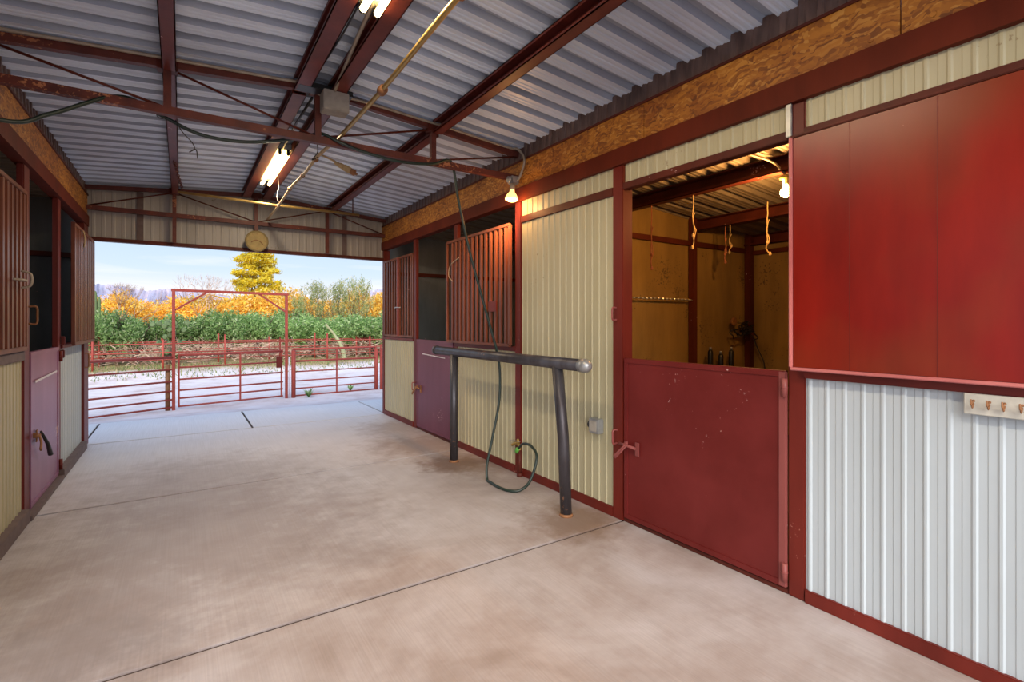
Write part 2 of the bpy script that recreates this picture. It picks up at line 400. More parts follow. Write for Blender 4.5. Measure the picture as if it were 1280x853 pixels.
# ---------------------------------------------------------------- siding
def siding(side, y0, y1, z0, z1, per=.083, h=.0065, depth=.0):
    pr = []; y = y0
    while y < y1-.001:
        for q, hh in ((0,0),(.08,h),(.2,h),(.3,.002),(.62,.002),(.66,.0),(.96,0)):
            yy = y+per*q
            if yy < y1: pr.append((yy, hh))
        y += per
    pr.append((y1, 0)); vs = [(sx(side, hh-depth), yy, z) for z in (z0,z1) for yy,hh in pr]; n = len(pr)
    mb = MB().add(vs, [(j, j+1, n+j+1, n+j) for j in range(n-1)])
    wbox(mb, side, -depth-.03, -depth-.004, y0, y1, z0, z1)
    return mb
struct('wall_right', siding(1, .0, 1.36, .07, 1.235), M['white'], 'white ribbed siding under the bright red shutter', 'wall')
struct('wall_right', siding(1, -.6, .0, .07, 2.7), M['white'], 'white ribbed siding at the near end of the right wall', 'wall')
struct('wall_right', siding(1, .0, 1.36, 2.54, 2.71), M['cream'], 'cream siding strip above the bright red shutter', 'wall')
struct('wall_right', siding(1, .0, 1.36, 1.25, 2.49), M['cream'], 'cream siding hidden behind the folded bright red shutter', 'wall')
struct('wall_right', siding(1, 1.45, 2.67, 2.55, 2.71), M['cream'], 'cream siding strip above the open dutch door', 'wall')
struct('wall_right', siding(1, 2.78, 4.04, .07, 2.71), M['cream'], 'full-height cream ribbed siding behind the tie rail', 'wall')
struct('wall_right', siding(1, 4.14, 5.42, .07, 1.22), M['cream'], 'low cream siding under the near barred window', 'wall')
struct('wall_right', siding(1, 6.78, 8.03, .07, 1.24), M['cream'], 'low cream siding beside the open end of the aisle', 'wall')
struct('wall_left', siding(-1, 2.75, 5.14, .09, 1.22), M['cream'], 'low cream siding at the left edge of the photo', 'wall')
struct('wall_left', siding(-1, 6.5, 7.78, .09, 1.25), M['white'], 'low white siding beyond the lilac stall door', 'wall')

# stall walls
def wall(name, x0, x1, y0, y1, z0, z1, m, label): return struct(name, MB().box(x0,x1,y0,y1,z0,z1), m, label, 'wall')
wall('wall_stall_partition', XR+.02, 6.8, 4.1, 4.13, 0, 2.98, M['stallwall'], 'ochre board partition at the far side of the open stall')
wall('wall_stall_back', 6.78, 6.82, 0, 4.1, 0, 2.8, M['stallwall'], 'back wall of the open stall')
wall('wall_stall_near', XR+.02, 6.8, -.04, .0, 0, 2.98, M['stallwall'], 'near side wall of the open stall')
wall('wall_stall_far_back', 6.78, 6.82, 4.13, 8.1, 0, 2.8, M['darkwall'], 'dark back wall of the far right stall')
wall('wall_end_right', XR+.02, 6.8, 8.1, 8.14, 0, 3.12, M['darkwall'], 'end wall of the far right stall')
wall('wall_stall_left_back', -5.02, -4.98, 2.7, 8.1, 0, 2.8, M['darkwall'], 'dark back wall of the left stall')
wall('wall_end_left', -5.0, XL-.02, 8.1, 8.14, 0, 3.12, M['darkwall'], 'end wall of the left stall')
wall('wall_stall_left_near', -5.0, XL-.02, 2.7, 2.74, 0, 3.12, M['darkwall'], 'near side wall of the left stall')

# end wall above the opening (ribs vertical)
def gable(y):
    pr = []; x = XL
    while x < XR:
        for q, hh in ((0,0),(.55,0),(.65,.004),(.9,.004)):
            if x+q*.1 < XR: pr.append((x+q*.1, hh))
        x += .1
    pr.append((XR,0)); n = len(pr)
    vs = [(x, y-hh, 2.56) for x,hh in pr]+[(x, y-hh, roof_z(x)+.0) for x,hh in pr]
    mb = MB().add(vs, [(j,j+1,n+j+1,n+j) for j in range(n-1)])
    pts = [(XL,2.56),(XR,2.56),(XR,roof_z(XR)),(RIDGE,roof_z(RIDGE)),(XL,roof_z(XL))]
    mb.add([(x,y+.03,z) for x,z in pts],[(0,1,2,3,4)]); return mb
struct('wall_end', gable(YE), M['gable'], 'dusty ribbed panel closing the gable above the open end', 'wall')
mb = MB(); mb.rbox(XL, XR, YE-.05, YE+.05, 2.53, 2.575, .004)
struct('trim_1', mb, M['darkred'], 'dark steel header under the gable panel', 'trim')
for k, x in enumerate((-.45, 2.16)):
    mb = MB(); mb.box(x-.035, x+.035, YE-.02, YE-.014, 2.58, roof_z(x)-.07)
    struct('trim_2', mb, M['curb'], ('left','right')[k]+' dark taped seam on the gable panel', 'trim')

# posts -------------------------------------------------------------
def post(side, y0, y1, z0=0, z1=2.7, label='', m='red', depth=.09, proud=.012):
    mb = MB(); wbox(mb, side, -depth, proud, y0, y1, z0, z1, .006)
    o = obj('steel_post', mb, M[m]); tag(o, label, 'post', 'steel posts framing the stalls'); return o
P = {}
post(1, 8.03, 8.11, label='maroon steel post at the right side of the open end')
post(1, 6.68, 6.78, label='maroon steel post between far barred window and purple stall door', depth=.03)
post(1, 5.40, 5.50, label='maroon steel post behind the far leg of the tie rail', depth=.03)
post(1, 4.04, 4.14, label='maroon steel post under the flood lamp', proud=.02)
post(1, 2.68, 2.785, label='maroon steel post left of the open dutch door', proud=.02)
post(1, 1.36, 1.45, label='maroon steel post at the hinge side of the open dutch door', proud=.012)
post(1, -.6, -.52, label='maroon steel post at the near end of the right wall')
post(-1, 5.14, 5.30, label='maroon steel post at the near side of the lilac stall door', proud=.015, depth=.03)
post(-1, 6.38, 6.50, label='maroon steel post at the hinge side of the lilac stall door', proud=.015, depth=.03)
post(-1, 7.78, 8.11, label='broad red steel post at the left side of the open end', proud=.03)
post(-1, 2.66, 2.75, label='maroon steel post at the near end of the left wall')
post(-1, -1.4, -1.3, z1=3.15, label='maroon steel post carrying the near end of the roof on the left')
post(1, -1.4, -1.3, z1=3.15, label='maroon steel post carrying the near end of the roof on the right')

# header beams, OSB band, eave strips ------------------------------------
def cbeam(side, y0, y1):
    mb = MB(); wbox(mb, side, .03, .04, y0, y1, 2.70, 2.83); wbox(mb, side, -.05, .03, y0, y1, 2.70, 2.712); wbox(mb, side, -.05, .03, y0, y1, 2.818, 2.83)
    return mb
struct('trim_3', cbeam(1, YB, YE-.01), M['header'], 'long maroon channel beam along the top of the right wall', 'trim')
struct('trim_4', cbeam(-1, YB, YE-.01), M['header'], 'long maroon channel beam along the top of the left wall', 'trim')
for side, nm in ((1,'right'),(-1,'left')):
    cuts = [YB, .93, 2.47, 4.1, 5.7, YE] if side > 0 else [YB, 1.6, 4.05, 6.5, YE]
    for a, b_ in zip(cuts, cuts[1:]):
        mb = MB(); wbox(mb, side, .0, .022, a+.003, b_-.003, 2.832, 3.085)
        for yy in (a+.12, b_-.12):
            mb.lathe((sx(side,.022), yy, 2.87), (-side,0,0), [(0,.014),(.003,.012)], 10)
        struct('trim_5', mb, M['osb'], 'orange strand board panel high on the %s wall, %s' % (nm, 'nearest the camera' if a < 0 else 'near the truss' if a < 3 else 'farther along'), 'board')
    mb = MB(); wbox(mb, side, .0, .035, YB, YE-.01, 3.085, 3.10); struct('trim_6', mb, M['darkred'], 'thin dark strip above the strand boards on the %s wall' % nm, 'trim')
    pr = corr_profile(YB, YE, .1, .01, 0); n = len(pr)
    vs = [(sx(side, .012+h), y, 3.10) for y,h in pr]+[(sx(side, .002+h), y, roof_z(sx(side,0))+.034) for y,h in pr]
    struct('trim_7', MB().add(vs, [(j,j+1,n+j+1,n+j) for j in range(n-1)]), M['eave'], 'weathered ribbed strip under the roof edge on the %s' % nm, 'trim')
# horizontal rails on the walls
def hrail(side, y0, y1, z0, z1, name='trim_8', m='red', pr=.014):
    lab = '%s maroon steel strip on the %s wall, %s' % ('lower' if z0 < .2 else 'sill-height' if z0 < 1.5 else 'overhead', 'right' if side > 0 else 'left', 'at the open end of the aisle' if y0 > 6 else 'beside a stall door' if y0 > 5 else 'under the barred window' if y0 > 4.1 else 'beside the tie rail' if y0 > 2.7 else 'at the open dutch door' if y0 > 1.4 else 'under the red shutter side')
    mb = MB(); wbox(mb, side, -.05, pr, y0, y1, z0, z1, .004); return struct(name, mb, M[m], lab, 'trim')
hrail(1, 2.785, 4.04, 2.485, 2.55, m='darkred', pr=.02); hrail(1, 1.45, 2.68, 2.51, 2.56, m='darkred', pr=.018); hrail(1, 0, 1.36, 2.49, 2.545, m='darkred', pr=.03)
hrail(1, 0, 1.36, 1.205, 1.25, pr=.03); hrail(1, 4.14, 5.40, 1.215, 1.265, pr=.02); hrail(1, 6.78, 8.03, 1.235, 1.275, pr=.02)
hrail(1, 2.785, 4.04, 0, .075, 'baseboard_right', 'red', .02); hrail(1, 4.14, 5.4, 0, .075, 'baseboard_right', 'red', .02)
hrail(1, 6.78, 8.03, 0, .075, 'baseboard_right', 'red', .02); hrail(1, -.52, 1.36, 0, .07, 'baseboard_right', 'red', .02)
hrail(1, 1.45, 2.68, 0, .03, 'baseboard_right', 'darkred', .01); hrail(1, 5.5, 6.66, 0, .03, 'baseboard_right', 'darkred', .01)
hrail(-1, 2.75, 5.14, 1.22, 1.29, m='curb', pr=.02); hrail(-1, 6.5, 7.78, 1.25, 1.285, pr=.03)
hrail(-1, 2.75, 5.14, 0, .1, 'baseboard_left', 'curb', .05); hrail(-1, 5.14, 6.38, 0, .04, 'baseboard_left', 'curb', .06); hrail(-1, 6.38, 7.78, 0, .09, 'baseboard_left', 'curb', .06)

# grilles ---------------------------------------------------------------
def grille(side, y0, y1, z0, z1, pr, label, step=.1, bw=.05, extra=None, slope=0):
    x0 = sx(side, pr); t = thing('barred_window', label, 'window', (x0, (y0+y1)/2, z0))
    f = MB()
    for z in (z0, z1):
        wbox(f, side, pr-.012, pr+.018, y0, y1, z-.016, z+.016, .003)
    for y in (y0, y1): wbox(f, side, pr-.012, pr+.018, y-.02, y+.02, z0, z1, .003)
    obj('frame', f, M['grille'], t)
    y = y0+step*.75; 
    while y < y1-step*.4:
        b_ = MB(); wbox(b_, side, pr-.01, pr+.012, y-bw/2, y+bw/2, z0+.012, z1-.012, .006); obj('bar', b_, M['grille'], t); y += step
    return t
g = grille(1, 4.19, 5.60, 1.275, 2.49, .045, 'large rust-coloured barred window hung under the flood lamp')
mb = MB(); wbox(mb, 1, .058, .07, 4.42, 4.58, 1.62, 1.73, .003); obj('latch_plate', mb, M['red'], g)
g = grille(1, 6.81, 8.0, 1.3, 2.50, .0, 'barred window on the right wall next to the open end', .11, .045)
mb = MB(); mb.bar((sx(1,.03),7.36,1.3),(sx(1,.03),7.36,2.5),.03); obj('stile', mb, M['pinkedge'], g)
mb = MB(); mb.tube([(sx(1,.03),7.5,1.73),(sx(1,.05),7.4,1.74),(sx(1,.05),7.2,1.735)], .008); obj('bolt', mb, M['chrome'], g)
g = grille(-1, 3.0, 5.12, 1.31, 2.47, .02, 'barred window at the left edge of the photo', .105, .055)
mb = MB(); mb.tube(spline([(sx(-1,.04),4.72,1.8),(sx(-1,.08),4.74,1.8),(sx(-1,.08),4.86,1.8),(sx(-1,.04),4.88,1.8)],4), .008); mb.tube(spline([(sx(-1,.05),4.88,1.75),(sx(-1,.1),4.88,1.77),(sx(-1,.1),4.88,1.85),(sx(-1,.05),4.88,1.87)],4), .008); obj('handle', mb, M['conduit'], g)
g = grille(-1, 6.62, 7.95, 1.29, 2.50, .09, 'barred window on the left wall next to the open end', .1, .062)
mb = MB(); mb.tube(spline([(sx(-1,.12),7.0,2.49),(sx(-1,.13),7.03,2.42),(sx(-1,.12),7.05,2.32),(sx(-1,.13),7.02,2.36)],4), .006); obj('twine_loop', mb, M['tape'], g)

# stall doors ------------------------------------------------------------
def latch(t, side, y, z, d, m='pinkedge', lever=True):
    """door latch: slide bolt in two eyes, lever hanging, grab loop on the post; d = direction of the door along y"""
    X = lambda p: sx(side, p)
    mb = MB()
    mb.tube([(X(.05), y-d*.03, z), (X(.05), y+d*.13, z-.01)], .011)
    mb.box(min(X(.022),X(.05)), max(X(.022),X(.05)), y+d*.03-.006, y+d*.03+.006, z-.02, z+.02)
    lt = obj('latch', mb, M[m], t)
    mb = MB(); wbox(mb, side, .022, .03, min(y+d*.11,y+d*.15), max(y+d*.11,y+d*.15), z-.07, z+.03, .003); obj('latch_plate', mb, M[m], lt)
    mb = MB(); mb.tube(spline([(X(.055), y+d*.04, z), (X(.075), y+d*.0, z-.05), (X(.08), y-d*.05, z-.1)], 5), .008)
    mb.tube(spline([(X(.055), y+d*.055, z), (X(.075), y+d*.015, z-.055), (X(.08), y-d*.04, z-.11)], 5), .006); obj('latch_lever', mb, M[m], lt)
def stall_door(side, y0, y1, z0, z1, label, m, latch_y=None, d=1, hinge_y=None, sag=0, cat='door'):
    ym = (y0+y1)/2; t = thing('stall_door', label, cat, (sx(side,0), ym, z0))
    mb = MB(); wbox(mb, side, -.02, .016, y0, y1, z0, z1, .004); obj('panel', mb, M[m], t)
    f = MB(); pr0, pr1 = .014, .022; w = .035
    wbox(f, side, pr0, pr1, y0, y1, z1-w, z1, .002); wbox(f, side, pr0, pr1, y0, y1, z0, z0+w, .002)
    wbox(f, side, pr0, pr1, y0, y0+w, z0+w, z1-w, .002); wbox(f, side, pr0, pr1, y1-w, y1, z0+w, z1-w, .002)
    obj('door_frame', f, M[m], t)
    if hinge_y is not None:
        for z in (z0+.09, z1-.09):
            h = MB(); h.tube([(sx(side,.03), hinge_y, z-.05), (sx(side,.03), hinge_y, z+.05)], .016)
            h.tube([(sx(side,.03), hinge_y, z-.002), (sx(side,.03), hinge_y, z+.002)], .019)
            obj('hinge', h, M['pinkedge' if m=='maroon' else 'red'], t)
    if latch_y is not None: latch(t, side, latch_y, z0+.56, d, 'pinkedge' if m=='maroon' else 'rust')
    return t
d1 = stall_door(1, 1.465, 2.665, .035, 1.235, 'lower half of the open maroon dutch door with slide bolt', 'maroon', 2.66, -1, 1.46)
mb = MB(); wbox(mb, 1, .0, .024, 1.455, 1.50, .035, 1.235, .006); obj('hinge_stile', mb, M['pinkedge'], d1)
d2 = stall_door(1, 5.51, 6.65, .04, 1.27, 'purple-maroon lower stall door on the right beside the far leg of the tie rail', 'purple', 6.62, -1, None)
mb = MB(); mb.bar((sx(1,.026),5.72,1.055),(sx(1,.026),6.42,1.075),.012,.003,(1,0,0)); obj('pale_streak', mb, M['offwhite'], d2)  # thin pale streak along the upper part of the door
d3 = stall_door(-1, 5.31, 6.37, .05, 1.27, 'sky-tinted lilac lower stall door on the left wall', 'lilac', 5.34, 1, 6.40)
mb = MB(); mb.bar((sx(-1,.026),5.43,1.03),(sx(-1,.026),6.25,1.05),.018,.003,(1,0,0)); obj('pale_streak', mb, M['offwhite'], d3)  # matching pale streak on the left door
mb = MB(); mb.tube([(sx(-1,.06),5.42,.63),(sx(-1,.08),5.55,.5),(sx(-1,.085),5.62,.4)],[.008,.014,.018]); obj('latch_grip', mb, M['black'], d3)
# U handles on posts
def uhandle(side, y, z, label, m, h=.09):
    X = lambda p: sx(side, p)
    mb = MB(); mb.tube(spline([(X(.015),y,z-h/2),(X(.06),y,z-h/2),(X(.065),y,z),(X(.06),y,z+h/2),(X(.015),y,z+h/2)],5), .007)
    o = obj('grab_handle', mb, M[m]); tag(o, label, 'handle')
uhandle(1, 2.745, 1.57, 'small steel grab handle on the post left of the open stall, at eye level', 'pinkedge')
uhandle(1, 2.74, .63, 'small pale grab handle on the post beside the maroon dutch door latch', 'pinkedge', .1)
uhandle(1, 6.70, .6, 'small grab handle on the post beside the purple stall door', 'pinkedge', .1)
uhandle(-1, 5.27, 1.56, 'copper-coloured grab handle high on the post by the lilac door', 'rust', .13)
uhandle(-1, 7.85, 1.05, 'small grab handle on the broad red post at the open end', 'rust', .16)
for y, z, s_ in ((6.48,1.33,-1),(6.46,1.2,-1)):
    mb = MB(); wbox(mb, s_, .02, .05, y-.02, y+.02, z-.04, z+.04, .005); tag(obj('hinge_block', mb, M['red']), ('upper' if z>1.3 else 'lower')+' small red hinge block on the post beyond the lilac door', 'hinge')

# bright red upper shutter, folded open flat against the wall
SY, SZ = 1.405, 2.49
t = thing('door_shutter', 'bright red upper dutch door folded open against the right wall', 'shutter', (sx(1,.05), .8, 1.25))
mb = MB(); wbox(mb, 1, .04, .075, .18, SY-.01, 1.262, SZ, .004); obj('panel', mb, M['bright'], t)
mb = MB(); wbox(mb, 1, .035, .085, .18, SY, 1.247, 1.264, .004); obj('bottom_edge', mb, M['shutteredge'], t)
mb = MB(); wbox(mb, 1, .035, .088, SY-.012, SY+.004, 1.262, SZ+.005, .004); obj('side_edge', mb, M['shutteredge'], t)
mb = MB(); wbox(mb, 1, .035, .085, .18, SY, SZ-.002, SZ+.012, .004); obj('top_edge', mb, M['darkred'], t)
for yy in (.78, 1.12):
    mb = MB(); wbox(mb, 1, .0745, .0762, yy-.0015, yy+.0015, 1.264, SZ-.003); obj('panel_seam', mb, M['red'], t)
mb = MB(); wbox(mb, 1, .012, .03, 1.425, 1.455, 2.52, 2.7, .003); tag(obj('galvanised_strap', mb, M['galv']), 'short galvanised strap at the top left corner above the red shutter', 'strap')

# ---------------------------------------------------------------- purlins (C channels, open to the left)
def purlin(x, y0, y1, label, w=.085, d=.1, op=-1, grp=None):
    zt = roof_z(x)-.002; t = .006; mb = MB()
    a, b_ = x-w/2, x+w/2
    wx_ = (b_-t, b_) if op < 0 else (a, a+t); lx = (a, a+t) if op < 0 else (b_-t, b_)
    mb.box(*wx_, y0, y1, zt-d, zt); mb.box(a, b_, y0, y1, zt-d, zt-d+t); mb.box(a, b_, y0, y1, zt-t, zt); mb.box(*lx, y0, y1, zt-d, zt-d+.02)
    mb.box(*lx, y0, y1, zt-.02, zt)
    return tag(obj('purlin', mb, M['purlin']), label, 'beam', 'red purlins under the aisle roof')
T1, T2, T0 = 4.1, 7.98, .2
spans = ((YB, T0-.03, 'over the camera end of the roof'), (T0+.03, T1-.03, 'in the near bay'), (T1+.03, T2-.03, 'in the far bay'))
for a, b_, w_ in spans:
    purlin(-.07, a, b_, 'left red steel purlin '+w_, .08)
    purlin(.76, a, b_, 'left beam of the pair of ridge purlins '+w_, .105)
    purlin(1.01, a, b_, 'right beam of the pair of ridge purlins '+w_, .105)
    purlin(1.9, a, b_, 'right red steel purlin '+w_, .085, .11)

# ---------------------------------------------------------------- trusses
def truss(Y, zb, pat, label):
    t = thing('roof_truss', label, 'truss', (RIDGE, Y, zb)); cz = lambda x: roof_z(x)-.055
    for a, b_ in ((XL-.02, RIDGE), (RIDGE, XR+.02)):
        mb = MB(); mb.bar((a,Y,cz(a)),(b_,Y,cz(b_)),.05,.05); obj('top_chord', mb, M['truss'], t)
    mb = MB(); mb.bar((XL,Y,zb),(XR,Y,zb),.05,.055); obj('bottom_chord', mb, M['truss'], t)
    for x in (-.08,.89,1.87):
        mb = MB(); mb.bar((x,Y,zb-(0 if Y<7 else .36)),(x,Y,cz(x)),.045); obj('upright', mb, M['truss'], t)
        mb = MB(); mb.rbox(x-.06,x+.06,Y-.04,Y+.04,cz(x)-.045,cz(x)+.03,.004); obj('bracket', mb, M['darkred'], t)
    P_ = [XL+.03, -.08, .89, 1.87, XR-.03]
    for i, k in enumerate(pat):
        a, b_ = P_[i], P_[i+1]
        z0, z1 = (cz(a)-.02, zb+.02) if k == 'd' else (zb+.02, cz(b_)-.02)
        mb = MB(); mb.tube([(a,Y-.0,z0),(b_,Y-.0,z1)],.009,8); obj('web_rod', mb, M['darkred'], t)
    return t
truss(T1, 2.935, 'dduu', 'red steel roof truss across the middle of the aisle, hose draped over it')
truss(T2, 2.925, 'udud', 'dark red steel roof truss against the gable panel over the open end')
truss(T0, 2.935, 'dduu', 'red steel roof truss over the camera')

# ---------------------------------------------------------------- conduit, boxes, lamps
cz = lambda x: roof_z(x)-.015
pts = spline([(XL,T1-.04,cz(XL)-.005),(-.05,T1-.04,cz(-.05)-.012),(.55,T1-.04,cz(.55)-.02),(.75,T1-.05,cz(.75)-.03),(.9,T1-.06,cz(.9)-.1)],6)
tag(obj('conduit', MB().tube(pts,.012), M['conduit']), 'dusty electrical conduit along the left half of the middle truss', 'conduit')
pts = spline([(1.0,T1-.06,cz(1)-.1),(1.15,T1-.04,cz(1.15)-.04),(1.9,T1-.045,cz(1.9)-.02),(2.62,T1-.05,cz(2.6)-.02),(2.72,T1-.08,3.2),
              (2.755,T1-.14,3.12),(2.75,T1-.16,3.03),(2.73,T1-.1,2.9),(2.71,T1-.06,2.88)],7)
tag(obj('conduit', MB().tube(pts,.011), M['conduit']), 'pale conduit along the right half of the middle truss, curling down to the flood lamp', 'conduit')
t = thing('junction_box', 'grey electrical junction box hanging at the centre of the middle truss', 'box', (.98, 3.98, 3.12))
mb = MB(); mb.rbox(.89,1.08,3.9,4.03,3.12,3.27,.006); obj('box_body', mb, M['greybox'], t)
mb = MB(); mb.rbox(.72,1.12,3.94,4.06,3.27,3.31,.004); obj('mounting_bracket', mb, M['black'], t)
pts = spline([(.97,3.9,3.27),(.96,3.6,3.30),(.93,3.2,3.31),(.9,2.75,3.31)],6)
tag(obj('conduit', MB().tube(pts,.012), M['conduit']), 'short conduit between the junction box and the near fluorescent fixture', 'conduit')
pts = spline([(.83,3.7,3.325),(.85,3.2,3.33),(.845,2.7,3.33)],5)
tag(obj('electrical_cord', MB().tube(pts,.006), M['black']), 'thin black cord between the ridge purlins near the junction box', 'cord')
def fluoro(y0, y1, label):
    z = 3.255; t = thing('fluorescent_light', label, 'light', (.885,(y0+y1)/2,z+.1))
    mb = MB(); mb.rbox(.815,.955,y0-.05,y1+.05,z+.045,z+.11,.005); obj('housing', mb, M['galv'], t)
    for y in (y0-.035,y1+.035):
        for x in (.845,.925):
            mb = MB(); mb.rbox(x-.014,x+.014,y-.015,y+.015,z-.012,z+.05,.004); obj('lamp_holder', mb, M['black'], t)
    for x in (.845,.925):
        mb = MB(); mb.tube([(x,y0-.02,z),(x,y1+.02,z)],.019,12); obj('lamp_tube', mb, M['tube'], t)
fluoro(5.65, 6.95, 'lit fluorescent fixture between the ridge purlins in the far bay')
fluoro(1.5, 2.76, 'lit fluorescent fixture at the top edge of the photo')
mb = MB(); mb.tube([(.87,4.2,3.3),(.86,4.8,3.3),(.87,5.6,3.3)],.01); tag(obj('electrical_cord', mb, M['black']),'black cord feeding the far fluorescent fixture','cord')
# flood lamp under the truss end
L = Vector((2.7, T1-.05, 2.8))
t = thing('flood_lamp', 'lit flood lamp with round glass under the right end of the middle truss', 'lamp', L+Vector((0,0,.08)))
mb = MB(); mb.rbox(L.x-.045,L.x+.045,L.y-.04,L.y+.04,L.z+.05,L.z+.13,.012); mb.lathe(L+Vector((-.05,-.01,.09)),(-1,0,0),[(-.01,.03),(.02,.03)],14); obj('socket_box', mb, M['galv'], t)
ax = Vector((-.16,-.1,-1)).normalized(); c0 = L+Vector((-.02,-.02,.05))
mb = MB(); mb.lathe(c0, ax, [(0,.026),(.05,.026),(.065,.022)],18); obj('lamp_socket', mb, M['conduit'], t)
mb = MB(); mb.lathe(c0+ax*.06, ax, [(0,.022),(.025,.026),(.06,.05),(.085,.061),(.1,.062)],22); obj('reflector_bulb', mb, M['lampglass'], t)
mb = MB(); mb.lathe(c0+ax*.158, ax, [(0,.061),(.006,.055),(.014,.035),(.017,.01)],22); obj('lamp_lens', mb, M['floodglass'], t)
FLOOD = c0+ax*.22

# round dial on the gable
D = Vector((.89, T2-.06, 2.66))
t = thing('round_dial', 'round yellowed dial thermometer hanging below the centre of the gable truss', 'dial', D-Vector((0,0,.14)))
mb = MB(); mb.lathe(D, (0,-1,0), [(0,.135),(.02,.15),(.035,.15),(.04,.14),(.03,.128)],36); obj('dial_case', mb, M['dialrim'], t)
mb = MB(); mb.lathe(D+Vector((0,-.028,0)), (0,-1,0), [(0,.128),(.004,.127)],36); obj('dial_face', mb, M['dialface'], t)
mb = MB()
for k in range(12):
    a = 2*PI*k/12; mb.bar(D+Vector((math.cos(a)*.095,-.034,math.sin(a)*.095)), D+Vector((math.cos(a)*.118,-.034,math.sin(a)*.118)), .006, .002)
mb.tube(spline([D+Vector((-.07,-.034,-.02)),D+Vector((-.02,-.034,.015)),D+Vector((.04,-.034,.0)),D+Vector((.075,-.034,-.04))],5), .005); obj('dial_marks', mb, M['rust'], t)

# long tubes slung under the roof
pp = [at_z(570,-4,3.0), at_z(477,114,3.0), at_z(431,167,3.0), at_z(400,197,3.0), at_z(383,213,3.0)]
pts = [(1.06,.6,3.01),(1.06,2.08,3.0),(1.075,3.15,3.0),(1.05,4.1,2.985)]
t = thing('metal_pole', 'long brass-coloured pole lying lengthwise over the middle truss', 'pole', (1.06,3,3.0))
obj('tube', MB().tube(spline(pts,4),.016), M['brass'], t)
mb = MB(); mb.lathe((1.077,3.1,3.0),(0,1,0),[(0,.02),(.01,.03),(.06,.03),(.07,.02)],12); obj('coupling', mb, M['rust'], t)
mb = MB(); mb.lathe((1.062,1.98,3.0),(0,1,0),[(0,.02),(.01,.028),(.05,.028),(.06,.02)],12); obj('coupling', mb, M['rust'], t)
pts = [(1.05,4.1,2.985),(1.02,4.7,3.0),(1.02,5.3,2.99),(1.0,5.9,2.985),(1.02,6.9,2.98),(1.03,T2-.05,2.99)]
t = thing('wooden_stick', 'crooked weathered stick running from the middle truss to the gable truss', 'stick', (1.02,6,2.97))
obj('shaft', MB().tube(spline(pts,5),[.014]*26), M['tape'], t)
for y, x in ((4.75,1.02),(5.35,1.02),(5.95,1.0),(6.9,1.02)): mb = MB().lathe((x,y,2.99),(0,1,0),[(0,.014),(.015,.024),(.04,.022),(.055,.014)],10); obj('knot', mb, M['rust'], t)
# cross pole near the gable
a = at_y(222,240,7.1); b_ = at_y(449,269,7.1)
tag(obj('metal_pole', MB().tube([a, (a+b_)/2+Vector((0,0,-.01)), b_],.017), M['brass']), 'yellow pole slung crosswise just in front of the gable truss', 'pole')
c_ = at_y(441,267,7.1); mb = MB(); mb.tube(spline([c_+Vector((.06,0,0)), c_+Vector((0,0,-.012)), c_, c_+Vector((0,0,.1)), (c_.x,7.1,roof_z(c_.x)-.0)],4),.008)
tag(obj('wire_hook', mb, M['darkred']), 'dark wire hook holding the right end of the crosswise pole', 'hook')
ch = MB(); p0 = Vector((-.07,6.3,roof_z(-.07)-.1)); p1 = a+Vector((.05,0,.02))
for k in range(16):
    q = p0.lerp(p1,(k+.5)/16); d = (p1-p0).normalized(); w_ = Vector((1,0,0)) if k%2 else d.cross(Vector((1,0,0))).normalized()
    ring = [q+d*math.cos(2*PI*j/8)*.038+w_*math.sin(2*PI*j/8)*.014 for j in range(8)]; ch.tube(ring,.004,5,closed=True)
tag(obj('chain', ch, M['darkred']), 'dark chain from the left purlin to the crosswise pole', 'chain')
# taped cable end hanging off the stick
a = at_y(396,191,4.75); b_ = at_y(446,218,4.6); t = thing('taped_cable_end', 'tan tape-wrapped cable end hanging beside the crooked stick', 'cable', a)
dd = b_-a
obj('cable', MB().tube([a, a+dd*.4+Vector((0,0,.01)), a+dd*.6],[.007,.009,.014]), M['tape'], t)
mb = MB()
for k, r_ in ((.45,.018),(.55,.024),(.66,.03),(.72,.03)): mb.lathe(a+dd*k, dd, [(0,r_*.8),(.01,r_),(.045,r_),(.05,r_*.8)],12)
obj('tape_wrap', mb, M['tape'], t)
mb = MB(); mb.lathe(a+dd*.8, dd, [(0,.02),(.03,.028),(.06,.028),(.06,.02)],12); mb.lathe(a+dd*.93, dd, [(0,.012),(.03,.012)],10); obj('plug', mb, M['rust'], t)
# dangling wires
def wire(name, pts, r, m, label, cat='wire'): return tag(obj(name, MB().tube(spline(pts,6),r,7), M[m]), label, cat)
Y_ = 4.13
wire('dangling_wire', [at_y(219,150,Y_),at_y(228,165,Y_),at_y(240,178,Y_+.1),at_y(243,186,Y_),at_y(237,190,Y_),at_y(245,187,Y_+.05),at_y(247,198,Y_)], .0035, 'black', 'thin tangled black wire dangling below the middle truss at the left purlin')
wire('wire_loop', [at_y(205,133,Y_),at_y(196,138,Y_),at_y(197,146,Y_),at_y(204,148,Y_),at_y(208,143,Y_)], .003, 'black', 'small wire loop on the middle truss left of the purlin')
wire('electrical_cord', [at_y(396,178,4.2),at_y(397,190,4.25),at_y(390,200,4.3),at_y(398,196,4.3)], .004, 'black', 'thin black cord dangling beside the crooked stick')
q_ = Vector((.99,6.7,3.28)); wire('white_cord', [q_, q_+Vector((.005,0,-.12)), q_+Vector((-.01,.02,-.22)), (1.0,6.75,3.0)], .005, 'offwhite', 'short white cord hanging from the ridge purlin to the stick')

